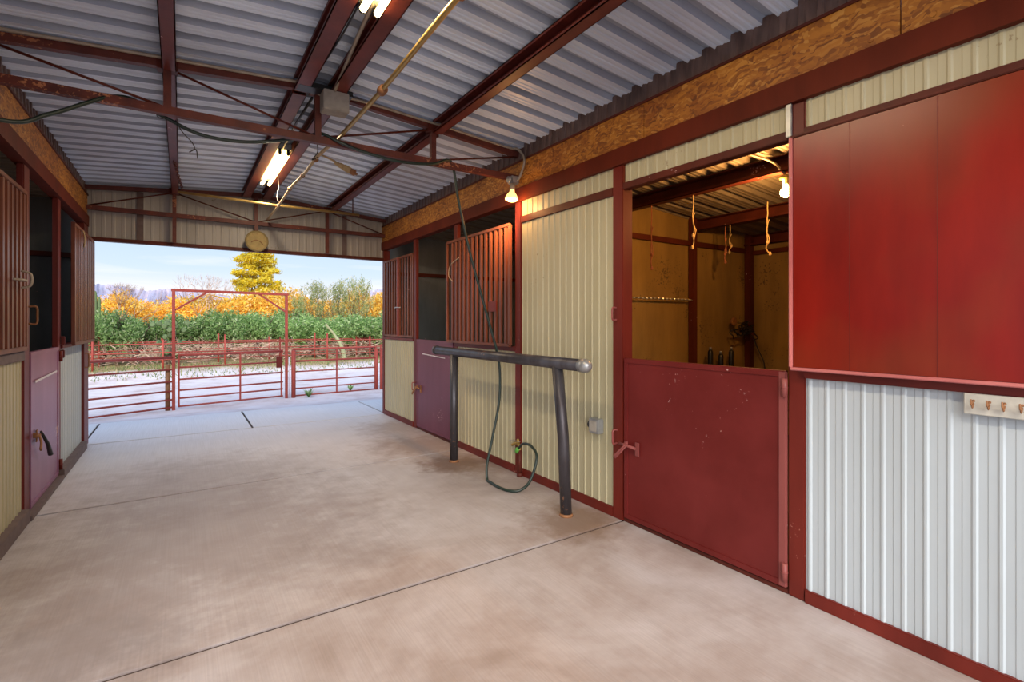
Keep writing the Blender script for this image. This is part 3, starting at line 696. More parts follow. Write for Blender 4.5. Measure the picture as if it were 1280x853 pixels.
# ---------------------------------------------------------------- hose
hp = [Vector((-1.35,3.6,2.66)), at_y(0,150,3.9), at_y(60,143,3.98), at_y(110,128,4.05), at_y(138,121,4.1)+Vector((0,0,.0)), at_y(165,124,4.16), at_y(205,146,4.2), at_y(250,168,4.2),
      at_y(300,177,4.2), at_y(345,176,4.2), at_y(385,170,4.17), at_y(402,167,4.1), at_y(425,178,4.05), at_y(455,190,4.04), at_y(500,202,4.03), at_y(540,205,4.04), at_y(560,200,4.08),
      at_y(567,212,4.14), at_y(573,250,4.14), at_y(586,310,4.13), at_y(602,370,4.12), at_y(616,420,4.11), at_y(624,455,4.1), at_y(624,500,4.1), at_y(616,545,4.1), at_y(609,580,4.1)]
hp += [Vector(p) for p in ((2.415,4.07,.02),(2.40,3.98,.016),(2.39,3.82,.016),(2.42,3.68,.016),(2.5,3.62,.03),(2.6,3.62,.1))]
hp += [at_x(671,572,2.68), at_x(664,558,2.7), at_x(654,555,2.73), at_x(648,561,2.74)]
hose = thing('garden_hose', 'dark green garden hose draped over the middle truss and coiled down to the faucet', 'hose', (2.42,3.9,0))
obj('tubing', MB().tube(spline(hp,7),.0125,10), M['hose'], hose)
q = hp[-1]; mb = MB(); mb.lathe(q+Vector((0,.03,-.035)), (0,-.6,.8), [(-.01,.018),(.01,.024),(.035,.024),(.05,.016)],12); obj('hose_coupling', mb, M['green'], hose)
fc = thing('faucet', 'low outdoor faucet with green hose coupling at the foot of the post', 'faucet', (2.755,4.02,0))
mb = MB(); mb.tube([(2.755,4.02,0),(2.755,4.02,.26)],.017,12); mb.lathe((2.755,4.02,0),(0,0,1),[(0,.03),(.03,.03),(.035,.018)],14); obj('standpipe', mb, M['darkred'], fc)
mb = MB(); mb.tube(spline([(2.755,4.02,.25),(2.755,4.03,.3),(2.745,4.08,.315),(2.74,4.13,.29)],5),.015); mb.lathe((2.755,4.05,.31),(0,0,1),[(0,.02),(.05,.012)],12); obj('spout', mb, M['brass'], fc)
mb = MB(); mb.bar((2.755,4.02,.34),(2.735,4.17,.33),.02,.006); obj('lever', mb, M['chrome'], fc)

# ---------------------------------------------------------------- tie rail
t = thing('tie_rail', 'bare steel pipe hitching rail standing in front of the right wall', 'rail', (2.47,3.95,0))
mb = MB(); mb.tube([(2.47,2.76,1.185),(2.47,5.33,1.185)],.047,24); obj('rail_pipe', mb, M['pipe'], t)
mb = MB(); mb.lathe((2.47,2.78,1.185),(0,-1,0),[(-.02,.052),(.025,.052),(.045,.048),(.065,.036),(.078,.015)],24); obj('end_cap', mb, M['galv'], t)
mb = MB(); mb.lathe((2.47,5.31,1.185),(0,1,0),[(-.02,.052),(.025,.052),(.03,.045)],24); obj('end_cap', mb, M['pipe'], t)
mb = MB(); mb.tube([(2.495,3.0,-.01),(2.49,3.03,.6),(2.475,3.085,1.16)],.045,24); obj('leg', mb, M['pipe'], t)
mb = MB(); mb.tube([(2.46,4.85,-.01),(2.47,4.87,1.16)],.044,24); obj('leg', mb, M['pipe'], t)
for (x,y) in ((2.495,3.0),(2.46,4.85)):
    mb = MB(); mb.lathe((x,y,0),(0,0,1),[(0,.055),(.012,.053),(.02,.046)],18); obj('foot_collar', mb, M['rust'], t)

# outlet box on the cream wall
t = thing('outlet_box', 'weathered grey electrical outlet box on the cream siding', 'box', (2.78,2.96,.63))
mb = MB(); mb.rbox(2.735,2.8,2.9,3.01,.62,.735,.006); obj('box_body', mb, M['galv'], t)
mb = MB(); mb.rbox(2.728,2.736,2.915,2.995,.635,.72,.003); obj('cover', mb, M['greybox'], t)
mb = MB(); mb.lathe((2.765,3.012,.68),(0,1,0),[(0,.028),(.015,.028),(.018,.02)],16); obj('outlet_cap', mb, M['black'], t)

# hook rail at the right edge
y1_ = at_x(1206,500,2.77).y; t = thing('hook_rail', 'cream painted board with a row of rusty hooks under the bright red shutter', 'hook rail', (2.77,y1_-.2,1.1))
mb = MB(); mb.rbox(2.755,2.782,.12,y1_,1.118,1.205,.003); obj('board', mb, M['board'], t)
for px in (1217,1237,1256,1278,1300,1324):
    y = at_x(px,500,2.755).y; mb = MB()
    mb.lathe((2.756,y,1.175),(-1,0,0),[(0,.006),(.003,.005)],10)
    mb.tube(spline([(2.756,y,1.175),(2.735,y,1.17),(2.722,y,1.162),(2.718,y,1.175),(2.72,y,1.185)],4),.0032,8)
    mb.tube(spline([(2.756,y,1.165),(2.742,y,1.15),(2.738,y,1.148),(2.734,y,1.158)],4),.003,8)
    obj('hook', mb, M['rust'], t)

# ---------------------------------------------------------------- inside the open stall
def stall_beam(X, y0, y1, label, m='darkred'):
    z = stall_roof_z(X)-.002; mb = MB(); mb.box(X-.05,X+.05,y0,y1,z-.14,z-.133); mb.box(X+.044,X+.05,y0,y1,z-.14,z); mb.box(X-.05,X+.05,y0,y1,z-.007,z); mb.box(X-.05,X-.044,y0,y1,z-.14,z-.11)
    return tag(obj('purlin', mb, M[m]), label, 'beam', 'dark purlins under the stall roofs')
stall_beam(4.28, .0, 4.09, 'first dark purlin inside the open stall, twine hanging from it'); stall_beam(5.55, .0, 4.09, 'second dark purlin inside the open stall')
stall_beam(6.72, .0, 4.09, 'rear dark purlin along the back wall of the open stall')
stall_beam(4.28, 4.14, 8.09, 'dark purlin inside the far right stall'); stall_beam(5.55, 4.14, 8.09, 'rear purlin inside the far right stall')
def ipost(x, y, w, z1, label): mb = MB(); mb.rbox(x-w,x+w,y-w,y+w,0,z1,.005); return tag(obj('steel_post', mb, M['darkred']), label, 'post')
ipost(5.47, 4.05, .04, 2.9, 'dark steel post against the partition inside the open stall')
ipost(6.72, 4.04, .045, 2.8, 'dark steel post in the back corner of the open stall')
ipost(3.0, 4.05, .04, 2.7, 'dark steel post hidden behind the door jamb in the open stall')
mb = MB(); mb.rbox(2.85,6.75,4.055,4.095,2.49,2.555,.004); struct('trim_9', mb, M['darkred'], 'dark steel rail along the inner stall wall', 'trim')
mb = MB(); mb.rbox(6.735,6.775,0,4.05,2.46,2.52,.004); struct('trim_9', mb, M['darkred'], 'dark steel rail along the inner stall wall', 'trim')
for (x0,x1,z) in ((2.9,6.75,2.3),): 
    mb = MB(); mb.rbox(x0,x1,8.05,8.09,z,z+.06,.004); struct('trim_9', mb, M['darkred'], 'dark steel rail along the inner stall wall', 'trim')
    mb = MB(); mb.rbox(-4.9,-1.1,8.05,8.09,z,z+.06,.004); struct('trim_9', mb, M['darkred'], 'dark steel rail along the inner stall wall', 'trim')
mb = MB(); mb.rbox(-4.95,-4.9,2.8,8.05,2.3,2.36,.004); struct('trim_9', mb, M['darkred'], 'dark steel rail along the inner stall wall', 'trim')
# twisted bar
tb = MB(); n = 90; vs = []
for i in range(n+1):
    x = 4.3+1.13*i/n; a = i*.55
    for k in range(4): vs.append((x, 4.03+math.cos(a+k*PI/2)*(.016 if k%2 else .006), 1.79+math.sin(a+k*PI/2)*(.016 if k%2 else .006)))
tb.add(vs, [(i*4+k, i*4+(k+1)%4, (i+1)*4+(k+1)%4, (i+1)*4+k) for i in range(n) for k in range(4)])
tag(obj('twisted_bar', tb, M['chrome']), 'pale twisted metal bar fixed level on the partition inside the open stall', 'bar')
# hanging twine
def twine(px, X, z1, m, label, sw=.02):
    r = ray(px, 300); Yv = X*r.y/r.x; z0 = stall_roof_z(X)-.15; n = 9; pts = []
    for i in range(n+1):
        f_ = i/n; pts.append((X-.02+random.uniform(-sw,sw)*f_, Yv+random.uniform(-sw,sw)*f_, z0+(z1-z0)*f_))
    mb = MB(); mb.tube(spline(pts,4),.006,6)
    mb.tube(spline([(p[0]+.012,p[1]+.015*math.sin(i*1.7),p[2]) for i,p in enumerate(pts)][3:],4),.005,6)
    for j in (n-2, n): mb.lathe(Vector(pts[j]), (0,0,1), [(-.02,.004),(-.008,.016),(.01,.014),(.025,.004)],8)
    tag(obj('baling_twine', mb, M[m]), label, 'twine', 'baling twine hanging in the open stall')
def zat(px,py,X): return at_x(px,py,X).z
twine(816,4.28,zat(816,336,4.28),'twine','red baling twine hanging nearest the left jamb inside the open stall',.012)
twine(868,4.28,zat(868,310,4.28),'twineyellow','pale baling twine hanging second from the left jamb inside the open stall')
twine(908,5.55,zat(908,328,5.55),'twine','short red baling twine hanging from the second stall purlin',.012)
twine(914,5.5,zat(914,316,5.5),'twineyellow','knotted orange baling twine beside the short red one')
twine(961,4.95,zat(961,318,4.95),'twineyellow','pale baling twine hanging nearest the bulb in the open stall')
# bulb
B = Vector((4.27,2.24,2.625)); t = thing('light_bulb', 'bare lit bulb under the roof of the open stall', 'bulb', B+Vector((0,0,.2)))
mb = MB(); mb.lathe(B,(0,0,-1),[(-.05,.016),(-.03,.022),(0,.04),(.025,.044),(.045,.036),(.06,.012)],18); obj('glass', mb, M['bulb'], t)
mb = MB(); mb.lathe(B+Vector((0,0,.05)),(0,0,1),[(0,.02),(.04,.022),(.05,.05),(.07,.05)],16); obj('lamp_holder', mb, M['brass'], t)
mb = MB(); mb.tube(spline([B+Vector((0,0,.12)),B+Vector((-.03,.02,.17)),B+Vector((-.12,.1,.27)),(3.5,2.5,2.96),(3.0,2.6,3.0)],5),.01); obj('conduit', mb, M['conduit'], t)
# dark tangle of tack on the corner, bottles on a shelf
t = thing('halter', 'tangled dark halter and straps hung around the back corner post of the open stall', 'tack', (6.62,3.92,1.3))
mb = MB(); rnd = random.Random(3)
for k in range(9):
    c = Vector((6.5+rnd.uniform(-.3,.12), 3.93+rnd.uniform(-.06,.03), 1.36+rnd.uniform(-.06,.14))); ring = []
    A, Bb = rnd.uniform(.05,.12), rnd.uniform(.025,.06); ph = rnd.uniform(0,6)
    for j in range(14):
        q = 2*PI*j/14; ring.append(c+Vector((math.cos(q+ph)*A, .02*math.sin(3*q), math.sin(q)*Bb)))
    mb.tube(ring,.009,6,closed=True)
obj('strap_loops', mb, M['black'], t)
mb = MB(); mb.bar((6.3,3.95,1.5),(6.62,3.95,1.5),.012); mb.tube(spline([(6.64,3.93,1.3),(6.66,3.88,1.15),(6.68,3.8,.95),(6.68,3.78,.75)],4),.008); obj('tie_strap', mb, M['black'], t)
mb = MB(); mb.lathe((6.24,3.97,1.52),(0,-1,0),[(-.02,.05),(.01,.06),(.015,.04)],14); obj('buckle_disc', mb, M['rust'], t)
mb = MB(); mb.rbox(5.55,6.25,3.82,4.08,.85,.88,.004); mb.bar((5.65,4.06,.6),(5.65,3.86,.85),.03); mb.bar((6.15,4.06,.6),(6.15,3.86,.85),.03)
tag(obj('wall_shelf', mb, M['bark']), 'wooden shelf on the partition inside the open stall', 'shelf')
for px, top, lab in ((888,434,'left'),(901,439,'middle'),(914,434,'right')):
    p = at_y(px, top, 3.93); h = p.z-.88; r_ = .034
    t = thing('bottle', lab+' of the three tall black bottles inside the open stall', 'bottle', (p.x,3.93,.88), 'black bottles in the open stall')
    mb = MB(); mb.lathe((p.x,3.93,.88),(0,0,1),[(0,r_*.95),(.01,r_),(h-.07,r_),(h-.05,r_*.8),(h-.035,r_*.45)],16); obj('bottle_body', mb, M['black'], t)
    mb = MB(); mb.lathe((p.x,3.93,.88+h-.04),(0,0,1),[(0,r_*.55),(.035,r_*.55),(.04,r_*.5)],14); obj('cap', mb, M['galv'], t)

# thin wire beside the near barred window
wire('wire_loop', [at_x(574,322,2.74),at_x(563,332,2.72),at_x(561,345,2.72),at_x(566,352,2.74)], .005, 'conduit', 'thin curved wire beside the large barred window')

# ---------------------------------------------------------------- corral
GZ = -.32
def rails(name, A, B, pys, px, label, r=.02, thick=(), vert=(), ztop=None, stile=True, parts_end=True, dz=0):
    """pipe panel between two plan points; rail heights read off at one pixel column"""
    A = Vector((A[0],A[1],GZ)); B = Vector((B[0],B[1],GZ)); t = thing(name, label, 'fence', (A+B)/2)
    r_ = ray(px,404); d = B-A; # plan intersection
    den = r_.x*d.y-r_.y*d.x; s_ = (A.x*d.y-A.y*d.x)/den; depth = s_*(r_.x*S_+r_.y*C_); zs = []
    for k, py in enumerate(pys):
        z = CH-(py-HY)/F*depth; zs.append(z)
        mb = MB(); rr = r*1.5 if k in thick else r; mb.tube([(A.x,A.y,z),(B.x,B.y,z)],rr,8); obj('rail', mb, M['fence'], t)
    for f_ in vert:
        q = A.lerp(B,f_); mb = MB(); mb.bar((q.x,q.y,min(zs)),(q.x,q.y,max(zs)),.035); obj('stile', mb, M['fence'], t)
    return t, zs
def fpost(p, h, r, label, name='fence_post', m='fence', lean=(0,0)):
    mb = MB(); mb.tube([(p[0],p[1],GZ-.05),(p[0]+lean[0],p[1]+lean[1],GZ+h)],r,12); return tag(obj(name, mb, M[m]), label, 'post')
g0 = at_z(212,512,GZ+0.0); gA = at_z(217,513,GZ); gB = at_z(358,498,GZ); gC = at_z(366,496,GZ); gD = at_z(470.5,487,GZ)
gL = gA+(gA-gB).normalized()*4.2+Vector((0,-.9,0))
rails('corral_fence', gL, gA, (452,469,485.8,499,511,521.5), 120, 'red pipe fence panel at the left of the tall gate frame', .019, (0,), (.35,.655))
rails('corral_gate', gA+Vector((.08,.05,0)), gB-Vector((.08,0,0)), (441.5,456,470,482.7,492,501.5), 290, 'red pipe gate hanging under the tall frame', .019, (0,), (.005,.56,.985))
rails('corral_fence', gC, gD, (435.8,449.5,462,473,482,490.5), 420, 'red pipe fence panel right of the tall gate frame', .017, (1,), (.0,.5,.99))
rails('corral_fence', gD+Vector((.12,0,0)), gD+Vector((3.6,.1,0)), (431,446,459,469,478,486), 478, 'short visible length of red fence at the right edge of the opening', .017, (1,), (.0,.5))
p = at_y(213.4,364.4,gA.y)
t = thing('gate_frame', 'tall red steel gate frame arching over the corral gate', 'gate frame', (gA+gB)/2)
ht = CH+(HY-365)/F*(gA.x*S_+gA.y*C_); ht2 = CH+(HY-366.5)/F*(gB.x*S_+gB.y*C_); ht=(ht+ht2)/2
for q in (gA, gB):
    mb = MB(); mb.rbox(q.x-.03,q.x+.03,q.y-.03,q.y+.03,GZ-.05,ht,.005); obj('frame_post', mb, M['fence'], t)
mb = MB(); mb.bar((gA.x-.04,gA.y,ht),(gB.x+.04,gB.y,ht),.055,.055); obj('crossbar', mb, M['fence'], t)
d = (gB-gA).normalized()
for q, s_ in ((gA,1),(gB,-1)):
    mb = MB(); mb.bar(Vector((q.x,q.y,ht-.42))+d*s_*.02, Vector((q.x,q.y,ht-.02))+d*s_*.62, .035); obj('corner_brace', mb, M['fence'], t)
fpost(gA+Vector((-.1,.02,0)), .96, .045, 'tan-topped post left of the gate frame', m='rust')
fpost(gB+Vector((.16,.0,0)), 1.15, .05, 'short red hinge post right of the gate frame')
fpost(gB+Vector((.05,-.06,0)), 1.0, .012, 'thin leaning white pole at the latch side of the corral gate', m='offwhite')
mb = MB(); q = gB-Vector((.17,.05,0)); mb.rbox(q.x-.06,q.x+.06,q.y-.02,q.y+.02,GZ+.75,GZ+1.02,.005); tag(obj('latch_box', mb, M['red']), 'dark red latch plate on the corral gate', 'latch')
fpost(gD+Vector((.0,.02,0)), 1.12, .05, 'left of the pair of red posts by the right barn corner')
fpost(gD+Vector((.14,.02,0)), 1.12, .04, 'right of the pair of red posts by the right barn corner')
# far corral fence
fy = 22.0; GF = gz(0,fy)
def far_fence(x0, x1, y0, y1, label):
    t = thing('pipe_fence', label, 'fence', ((x0+x1)/2,(y0+y1)/2,GF)); L_ = math.hypot(x1-x0,y1-y0); n = max(1,round(L_/1.9))
    for z in (.3,.55,.85):
        mb = MB(); mb.tube([(x0,y0,GF+z),(x1,y1,GF+z)],.022 if z>.5 else .015,6); obj('rail', mb, M['fence'], t)
    for k in range(n+1):
        f_ = k/n; mb = MB(); mb.tube([(x0+(x1-x0)*f_,y0+(y1-y0)*f_,GF-.1),(x0+(x1-x0)*f_,y0+(y1-y0)*f_,GF+(1.15 if k%2 else 1.0))],.032,8); obj('fence_post', mb, M['fence'], t)
far_fence(-8, 3.2, 20.6, 21.2, 'distant red pipe fence across the far left side of the corral')
far_fence(3.2, 14, 21.2, 21.8, 'distant red pipe fence across the far right side of the corral')
far_fence(-8, 16, 22.8, 23.6, 'farthest red fence line in front of the bushes')

# ---------------------------------------------------------------- plants
def leafcloud(clumps, n, size, seed, stretch=(1,1,1), up=.0):
    rnd = random.Random(seed); mb = MB(); vs = []; fs = []
    tot = sum(c[3]**2 for c in clumps)
    for (cx,cy,cz_,R) in clumps:
        m = int(n*R*R/tot)
        for _ in range(m):
            while True:
                p = Vector((rnd.uniform(-1,1),rnd.uniform(-1,1),rnd.uniform(-1,1)))
                if p.length < 1: break
            p = p*(.55+.45*rnd.random())
            c = Vector((cx+p.x*R*stretch[0], cy+p.y*R*stretch[1], cz_+p.z*R*stretch[2]))
            d = Vector((rnd.gauss(0,1),rnd.gauss(0,1),rnd.gauss(0,1)+up)).normalized(); e = d.orthogonal().normalized()
            e.rotate(Matrix.Rotation(rnd.uniform(0,PI),3,d)); L_ = size*rnd.uniform(.6,1.4); W_ = L_*.35
            o = len(vs); vs += [c-d*L_/2, c+e*W_/2, c+d*L_/2, c-e*W_/2]; fs.append((o,o+1,o+2,o+3))
    mb.add(vs, fs); return mb
def branches(h, spread, n, seed, r=.08):
    rnd = random.Random(seed); mb = MB()
    for k in range(n):
        a = 2*PI*k/n+rnd.uniform(-.4,.4); s_ = spread*rnd.uniform(.3,.9); hh = h*rnd.uniform(.55,.9)
        p = [(0,0,-.1),(math.cos(a)*s_*.25,math.sin(a)*s_*.25,hh*.35),(math.cos(a)*s_*.6,math.sin(a)*s_*.6,hh*.7),(math.cos(a+.3)*s_,math.sin(a+.3)*s_,hh)]
        q = spline(p,3); mb.tube(q,[r*(1-.8*i/len(q)) for i in range(len(q))],6)
        for j in (3,5,7):
            b_ = q[j]; e = b_+Vector((rnd.uniform(-1,1)*s_*.4,rnd.uniform(-1,1)*s_*.4,hh*.25)); mb.tube([b_,(b_+e)/2+Vector((0,0,.05)),e],[r*.4,r*.25,r*.08],5)
    return mb
def make_bush(w, h, seed, lf=.15):
    rnd = random.Random(seed); cl = []
    for k in range(26):
        a = rnd.uniform(0,2*PI); q = w*.42*math.sqrt(rnd.random()); z = h*(.35+.45*rnd.random()*(1-q/w))
        cl.append((math.cos(a)*q, math.sin(a)*q, z, h*rnd.uniform(.16,.27)))
    return leafcloud(cl, 8000, lf, seed), branches(h, w*.4, 6, seed, .05)
MESH = {}
def proto(key, fol, tr, leafmat, barkmat='bark'):
    MESH[key] = (_mesh(key+'_foliage', fol, M[leafmat], Vector((0,0,0))), _mesh(key+'_trunk', tr, M[barkmat], Vector((0,0,0))))
f_, b_ = make_bush(3.2,2.6,1); proto('greenbush', f_, b_, 'leafgreen'); f_, b_ = make_bush(3.4,2.6,2); proto('greenbush2', f_, b_, 'leafgreen')
f_, b_ = make_bush(5,5,5,.3); proto('goldtree', f_, b_, 'leafgold'); f_, b_ = make_bush(5,5,6,.3); proto('goldtree2', f_, b_, 'leafgold')
rnd = random.Random(11); cl = [(rnd.gauss(0,.8),rnd.gauss(0,.8),.9+rnd.random()*3.2,.5) for _ in range(60)]
proto('airy', leafcloud(cl,7000,.13,12), branches(4.6,2.0,9,9,.05), 'leafolive')
cl = []
for k in range(95):
    z = 2.6+8*rnd.random(); w_ = 2.9*(1-((z-5.6)/6.2)**2)**.5 if abs(z-5.6) < 6 else .5; a = rnd.uniform(0,2*PI); q = w_*math.sqrt(rnd.random())*.85
    cl.append((math.cos(a)*q, math.sin(a)*q, z, .95))
proto('tall', leafcloud(cl,17000,.34,13,(1,1,.42)), branches(10,1.6,5,14,.14), 'leafyellow')
def tree(name, key, px, top, Y, hmesh, wpx=None, wmesh=None, label='', grp=None, cat='tree'):
    p = at_y(px, top, Y); g_ = gz(p.x, Y); s_ = (p.z-g_)/hmesh; t = thing(name, label, cat, (p.x,Y,g_), grp)
    depth = p.x*S_+Y*C_; sw = s_
    if wpx: sw = (wpx/F*depth)/wmesh
    f, tr = MESH[key]
    for nm, me in (('foliage',f),('trunk',tr)):
        o = bpy.data.objects.new(nm, me); C.objects.link(o); o.parent = t
    t.scale = (sw,sw,s_); t.rotation_euler = (0,0,random.uniform(0,6)); return t
greens = [(128,388,23.5,62,'first'),(168,391,25,64,'second'),(208,396,26,56,'third'),(248,394,26,60,'fourth'),(286,388,25.5,62,'fifth'),(322,385,26,60,'sixth'),(357,390,27,56,'seventh'),(392,392,24.5,64,'eighth'),(432,395,25.5,62,'ninth'),(466,390,24,66,'tenth'),(505,388,25,66,'eleventh'),(95,386,25,60,'bush behind the left barn post, not'),]
for k, (px,top,Y,w,nm) in enumerate(greens):
    lab = nm+' green mesquite bush from the left beyond the corral' if k < 10 else ('green mesquite bush hidden by the right barn corner' if k == 10 else 'green mesquite bush hidden by the left barn post')
    tree('mesquite_bush', 'greenbush' if k%2 else 'greenbush2', px, top-5+(0,5,-2,3)[k%4], Y, 2.35, w*1.3, 3.2, lab, 'green bushes beyond the corral', 'bush')
golds = [(112,372,48,40),(148,366,46,44),(185,378,50,50),(222,374,48,50),(252,370,52,50),(288,373,50,50),(318,368,47,52),(352,362,50,44),(385,374,52,44),(452,362,44,36),(478,366,46,40),(412,376,50,44),(505,362,48,44)]
ords = ['first','second','third','fourth','fifth','sixth','seventh','eighth','ninth','eleventh','twelfth','tenth','thirteenth']
for k, (px,top,Y,w) in enumerate(golds):
    tree('golden_tree', 'goldtree' if k%2 else 'goldtree2', px, top-4, Y, 4.5, w*1.45, 5, ords[k]+' sunlit golden tree from the left behind the green bushes', 'golden trees behind the bushes')
tree('tall_tree', 'tall', 321, 303, 56, 11.4, 66, 6.0, 'tall layered bright yellow tree rising above the gate frame')
for px, top, Y, w, lab in ((398,350,27,44,'airy olive tree left of centre at the right of the gate frame'),(425,352,29,44,'airy olive tree between two others above the right fence panel'),(448,345,28,46,'tallest airy olive tree near the right barn corner'),(376,368,27,34,'small airy olive tree just right of the gate frame')):
    tree('palo_verde_tree', 'airy', px, top, Y, 4.4, w, 4.2, lab)
def bare(px, top, Y, sc, seed, label):
    p = at_y(px, top, Y); g_ = gz(p.x,Y); h = p.z-g_; rnd = random.Random(seed); mb = MB()
    def grow(b, d, L_, r, lv):
        e = b+d*L_; mb.tube([b,(b+e)/2+Vector((rnd.uniform(-.04,.04),0,0))*L_,e],[r*.6,r*.5,r*.35],4)
        if lv:
            for _ in range(3): grow(e, (d+Vector((rnd.gauss(0,.4),rnd.gauss(0,.4),rnd.gauss(.1,.25)))).normalized(), L_*.66, r*.55, lv-1)
    for k in range(4): grow(Vector((p.x,Y,g_)), Vector((rnd.gauss(0,.22),rnd.gauss(0,.2),1)).normalized(), h*.4, .07, 4)
    tag(obj('bare_tree', mb, M['twig']), label, 'tree')
bare(250,342,46,1,1,'bare tan twiggy tree above the left corner of the gate frame'); bare(152,354,44,1,2,'bare pinkish twiggy tree in front of the mountains')
def saguaro(px, top, Y, r, label, arms=()):
    p = at_y(px, top, Y); g_ = gz(p.x,Y); mb = MB()
    mb.tube([(p.x,Y,g_),(p.x,Y,g_+.4*(p.z-g_)),(p.x,Y,p.z-.3),(p.x,Y,p.z-.08),(p.x,Y,p.z)],[r*.85,r,r*.95,r*.6,.03],14)
    for s_, h0 in arms: mb.tube(spline([(p.x,Y,g_+h0),(p.x+s_*r*2.6,Y,g_+h0+.15),(p.x+s_*r*3,Y,g_+h0+.8),(p.x+s_*r*3,Y,g_+h0+1.5)],4),r*.55,10)
    tag(obj('saguaro_cactus', mb, M['cactus']), label, 'cactus')
saguaro(119,364,40,.11,'taller saguaro cactus at the left of the opening'); saguaro(124,371,40,.09,'shorter saguaro cactus at the left of the opening')
# prickly pear beside the gate frame
p = at_y(212,392,23); g_ = gz(p.x,23); t = thing('prickly_pear', 'dark prickly pear cactus behind the left post of the gate frame', 'cactus', (p.x,23,g_)); rnd = random.Random(5); 
for k in range(30):
    c = Vector((p.x+rnd.gauss(0,.28),23+rnd.uniform(-.25,.25),g_+rnd.uniform(.15,p.z-g_-.3))); nn = Vector((rnd.uniform(-.9,.9),-1,rnd.uniform(-.3,.3)))
    mb = MB(); mb.lathe(c-nn.normalized()*.02, nn, [(0,.07),(.02,.11),(.04,.07)],9); obj('pad', mb, M['cactus'], t)
mb = MB(); mb.tube([(p.x,23,g_-.05),(p.x,23.02,g_+.7)],[.12,.08],8); obj('stem', mb, M['bark'], t)
# leaning pale trunk
mb = MB(); a = at_y(419,420,22.2); b_ = at_y(431,446,21.6); b_.z = gz(b_.x,b_.y)-.05; mb.tube(spline([b_, (a+b_)/2+Vector((.1,0,0)), a, a+Vector((-.4,0,.5))],5),[.1]*5+[.08]*5+[.05]*6,8)
tag(obj('leaning_trunk', mb, M['palebark']), 'pale leaning tree trunk behind the right fence panel', 'trunk')
# weeds near the right fence panel
for px, py, s_, lab in ((386,497,.26,'small green weed tuft at the foot of the right fence panel near the gate'),(438,489,.2,'smaller green weed tuft at the foot of the right fence panel near the barn'),(194,462,.5,'green weed tuft on the bank beyond the left fence panel')):
    z = GZ if py > 470 else gz(0,18.6); p = at_z(px, py, z); rnd = random.Random(px); mb = MB()
    for k in range(40):
        a = rnd.uniform(0,2*PI); L_ = s_*rnd.uniform(.5,1.2); e = p+Vector((math.cos(a)*L_*.6,math.sin(a)*L_*.6,L_*rnd.uniform(.4,1))); w_ = Vector((-math.sin(a),math.cos(a),0))*s_*.07
        m_ = p.lerp(e,.5)+Vector((0,0,L_*.15)); mb.add([p-w_*.3,p+w_*.3,m_+w_,m_-w_,e],[(0,1,2,3),(3,2,4)])
    tag(obj('weed_tuft', mb, M['leafgreen']), lab, 'weed')
# dead brush below the bushes
rnd = random.Random(21); mb = MB(); vs = []; fs = []
for k in range(5200):
    X = rnd.uniform(-9,22); Y = rnd.uniform(22.3,25.5); z = gz(X,Y); d = Vector((rnd.gauss(0,.8),rnd.gauss(0,.5),abs(rnd.gauss(.5,.4)))).normalized(); L_ = rnd.uniform(.2,.6); c = Vector((X,Y,z+rnd.uniform(0,.7)))
    e = d.orthogonal().normalized()*.02; o = len(vs); vs += [c-e,c+e,c+d*L_]; fs.append((o,o+1,o+2))
mb.add(vs,fs); o = tag(obj('dry_brush', mb, M['twig']), 'tangled dry brush under the green bushes', 'brush'); o['kind'] = 'stuff'
rnd = random.Random(22); mb = MB(); vs = []; fs = []
for k in range(5000):
    X = rnd.uniform(-8,18); Y = rnd.uniform(19.2,22.5); z = gz(X,Y); L_ = rnd.uniform(.05,.16); a = rnd.uniform(0,2*PI); e = Vector((math.cos(a),math.sin(a),0))*.02
    c = Vector((X,Y,z-.01)); o = len(vs); vs += [c-e,c+e,c+Vector((rnd.gauss(0,.05),rnd.gauss(0,.05),L_))]; fs.append((o,o+1,o+2))
mb.add(vs,fs); o = tag(obj('dry_grass', mb, M['leafolive']), 'dry grass on the low bank beyond the corral', 'grass'); o['kind'] = 'stuff'

# mountains
def ridge(pts, Y, depth, name, label):
    mb = MB(); rnd = random.Random(4); row = []
    sp = spline([at_y(px,py,Y) for px,py in pts],10)
    for k, p in enumerate(sp): p.z += rnd.uniform(-1.5,1.5)*Y/600*.8
    n = len(sp); rows = []
    for j, (f_, dy) in enumerate(((0,-depth),(.25,-depth*.7),(.6,-depth*.35),(.82,-depth*.15),(1,0))):
        rows += [Vector((p.x*(Y+dy)/Y if False else p.x, p.y+dy+ (rnd.uniform(-.12,.12)*depth if 0<j<4 else 0), -2+(p.z+2)*f_+(rnd.uniform(-.05,.05)*p.z if 0<j<4 else 0))) for p in sp]
    mb.add(rows, [(j*n+i,j*n+i+1,(j+1)*n+i+1,(j+1)*n+i) for j in range(4) for i in range(n-1)], True)
    o = obj(name, mb, M['mountain']); o['kind'] = 'structure'; o['label'] = label; o['category'] = 'mountain'
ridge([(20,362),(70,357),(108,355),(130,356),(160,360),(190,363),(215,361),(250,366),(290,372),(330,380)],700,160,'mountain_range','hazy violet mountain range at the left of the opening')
ridge([(400,385),(430,374),(455,366),(480,361),(520,358),(580,362)],800,150,'mountain_range','hazy mountain slope at the right of the opening')

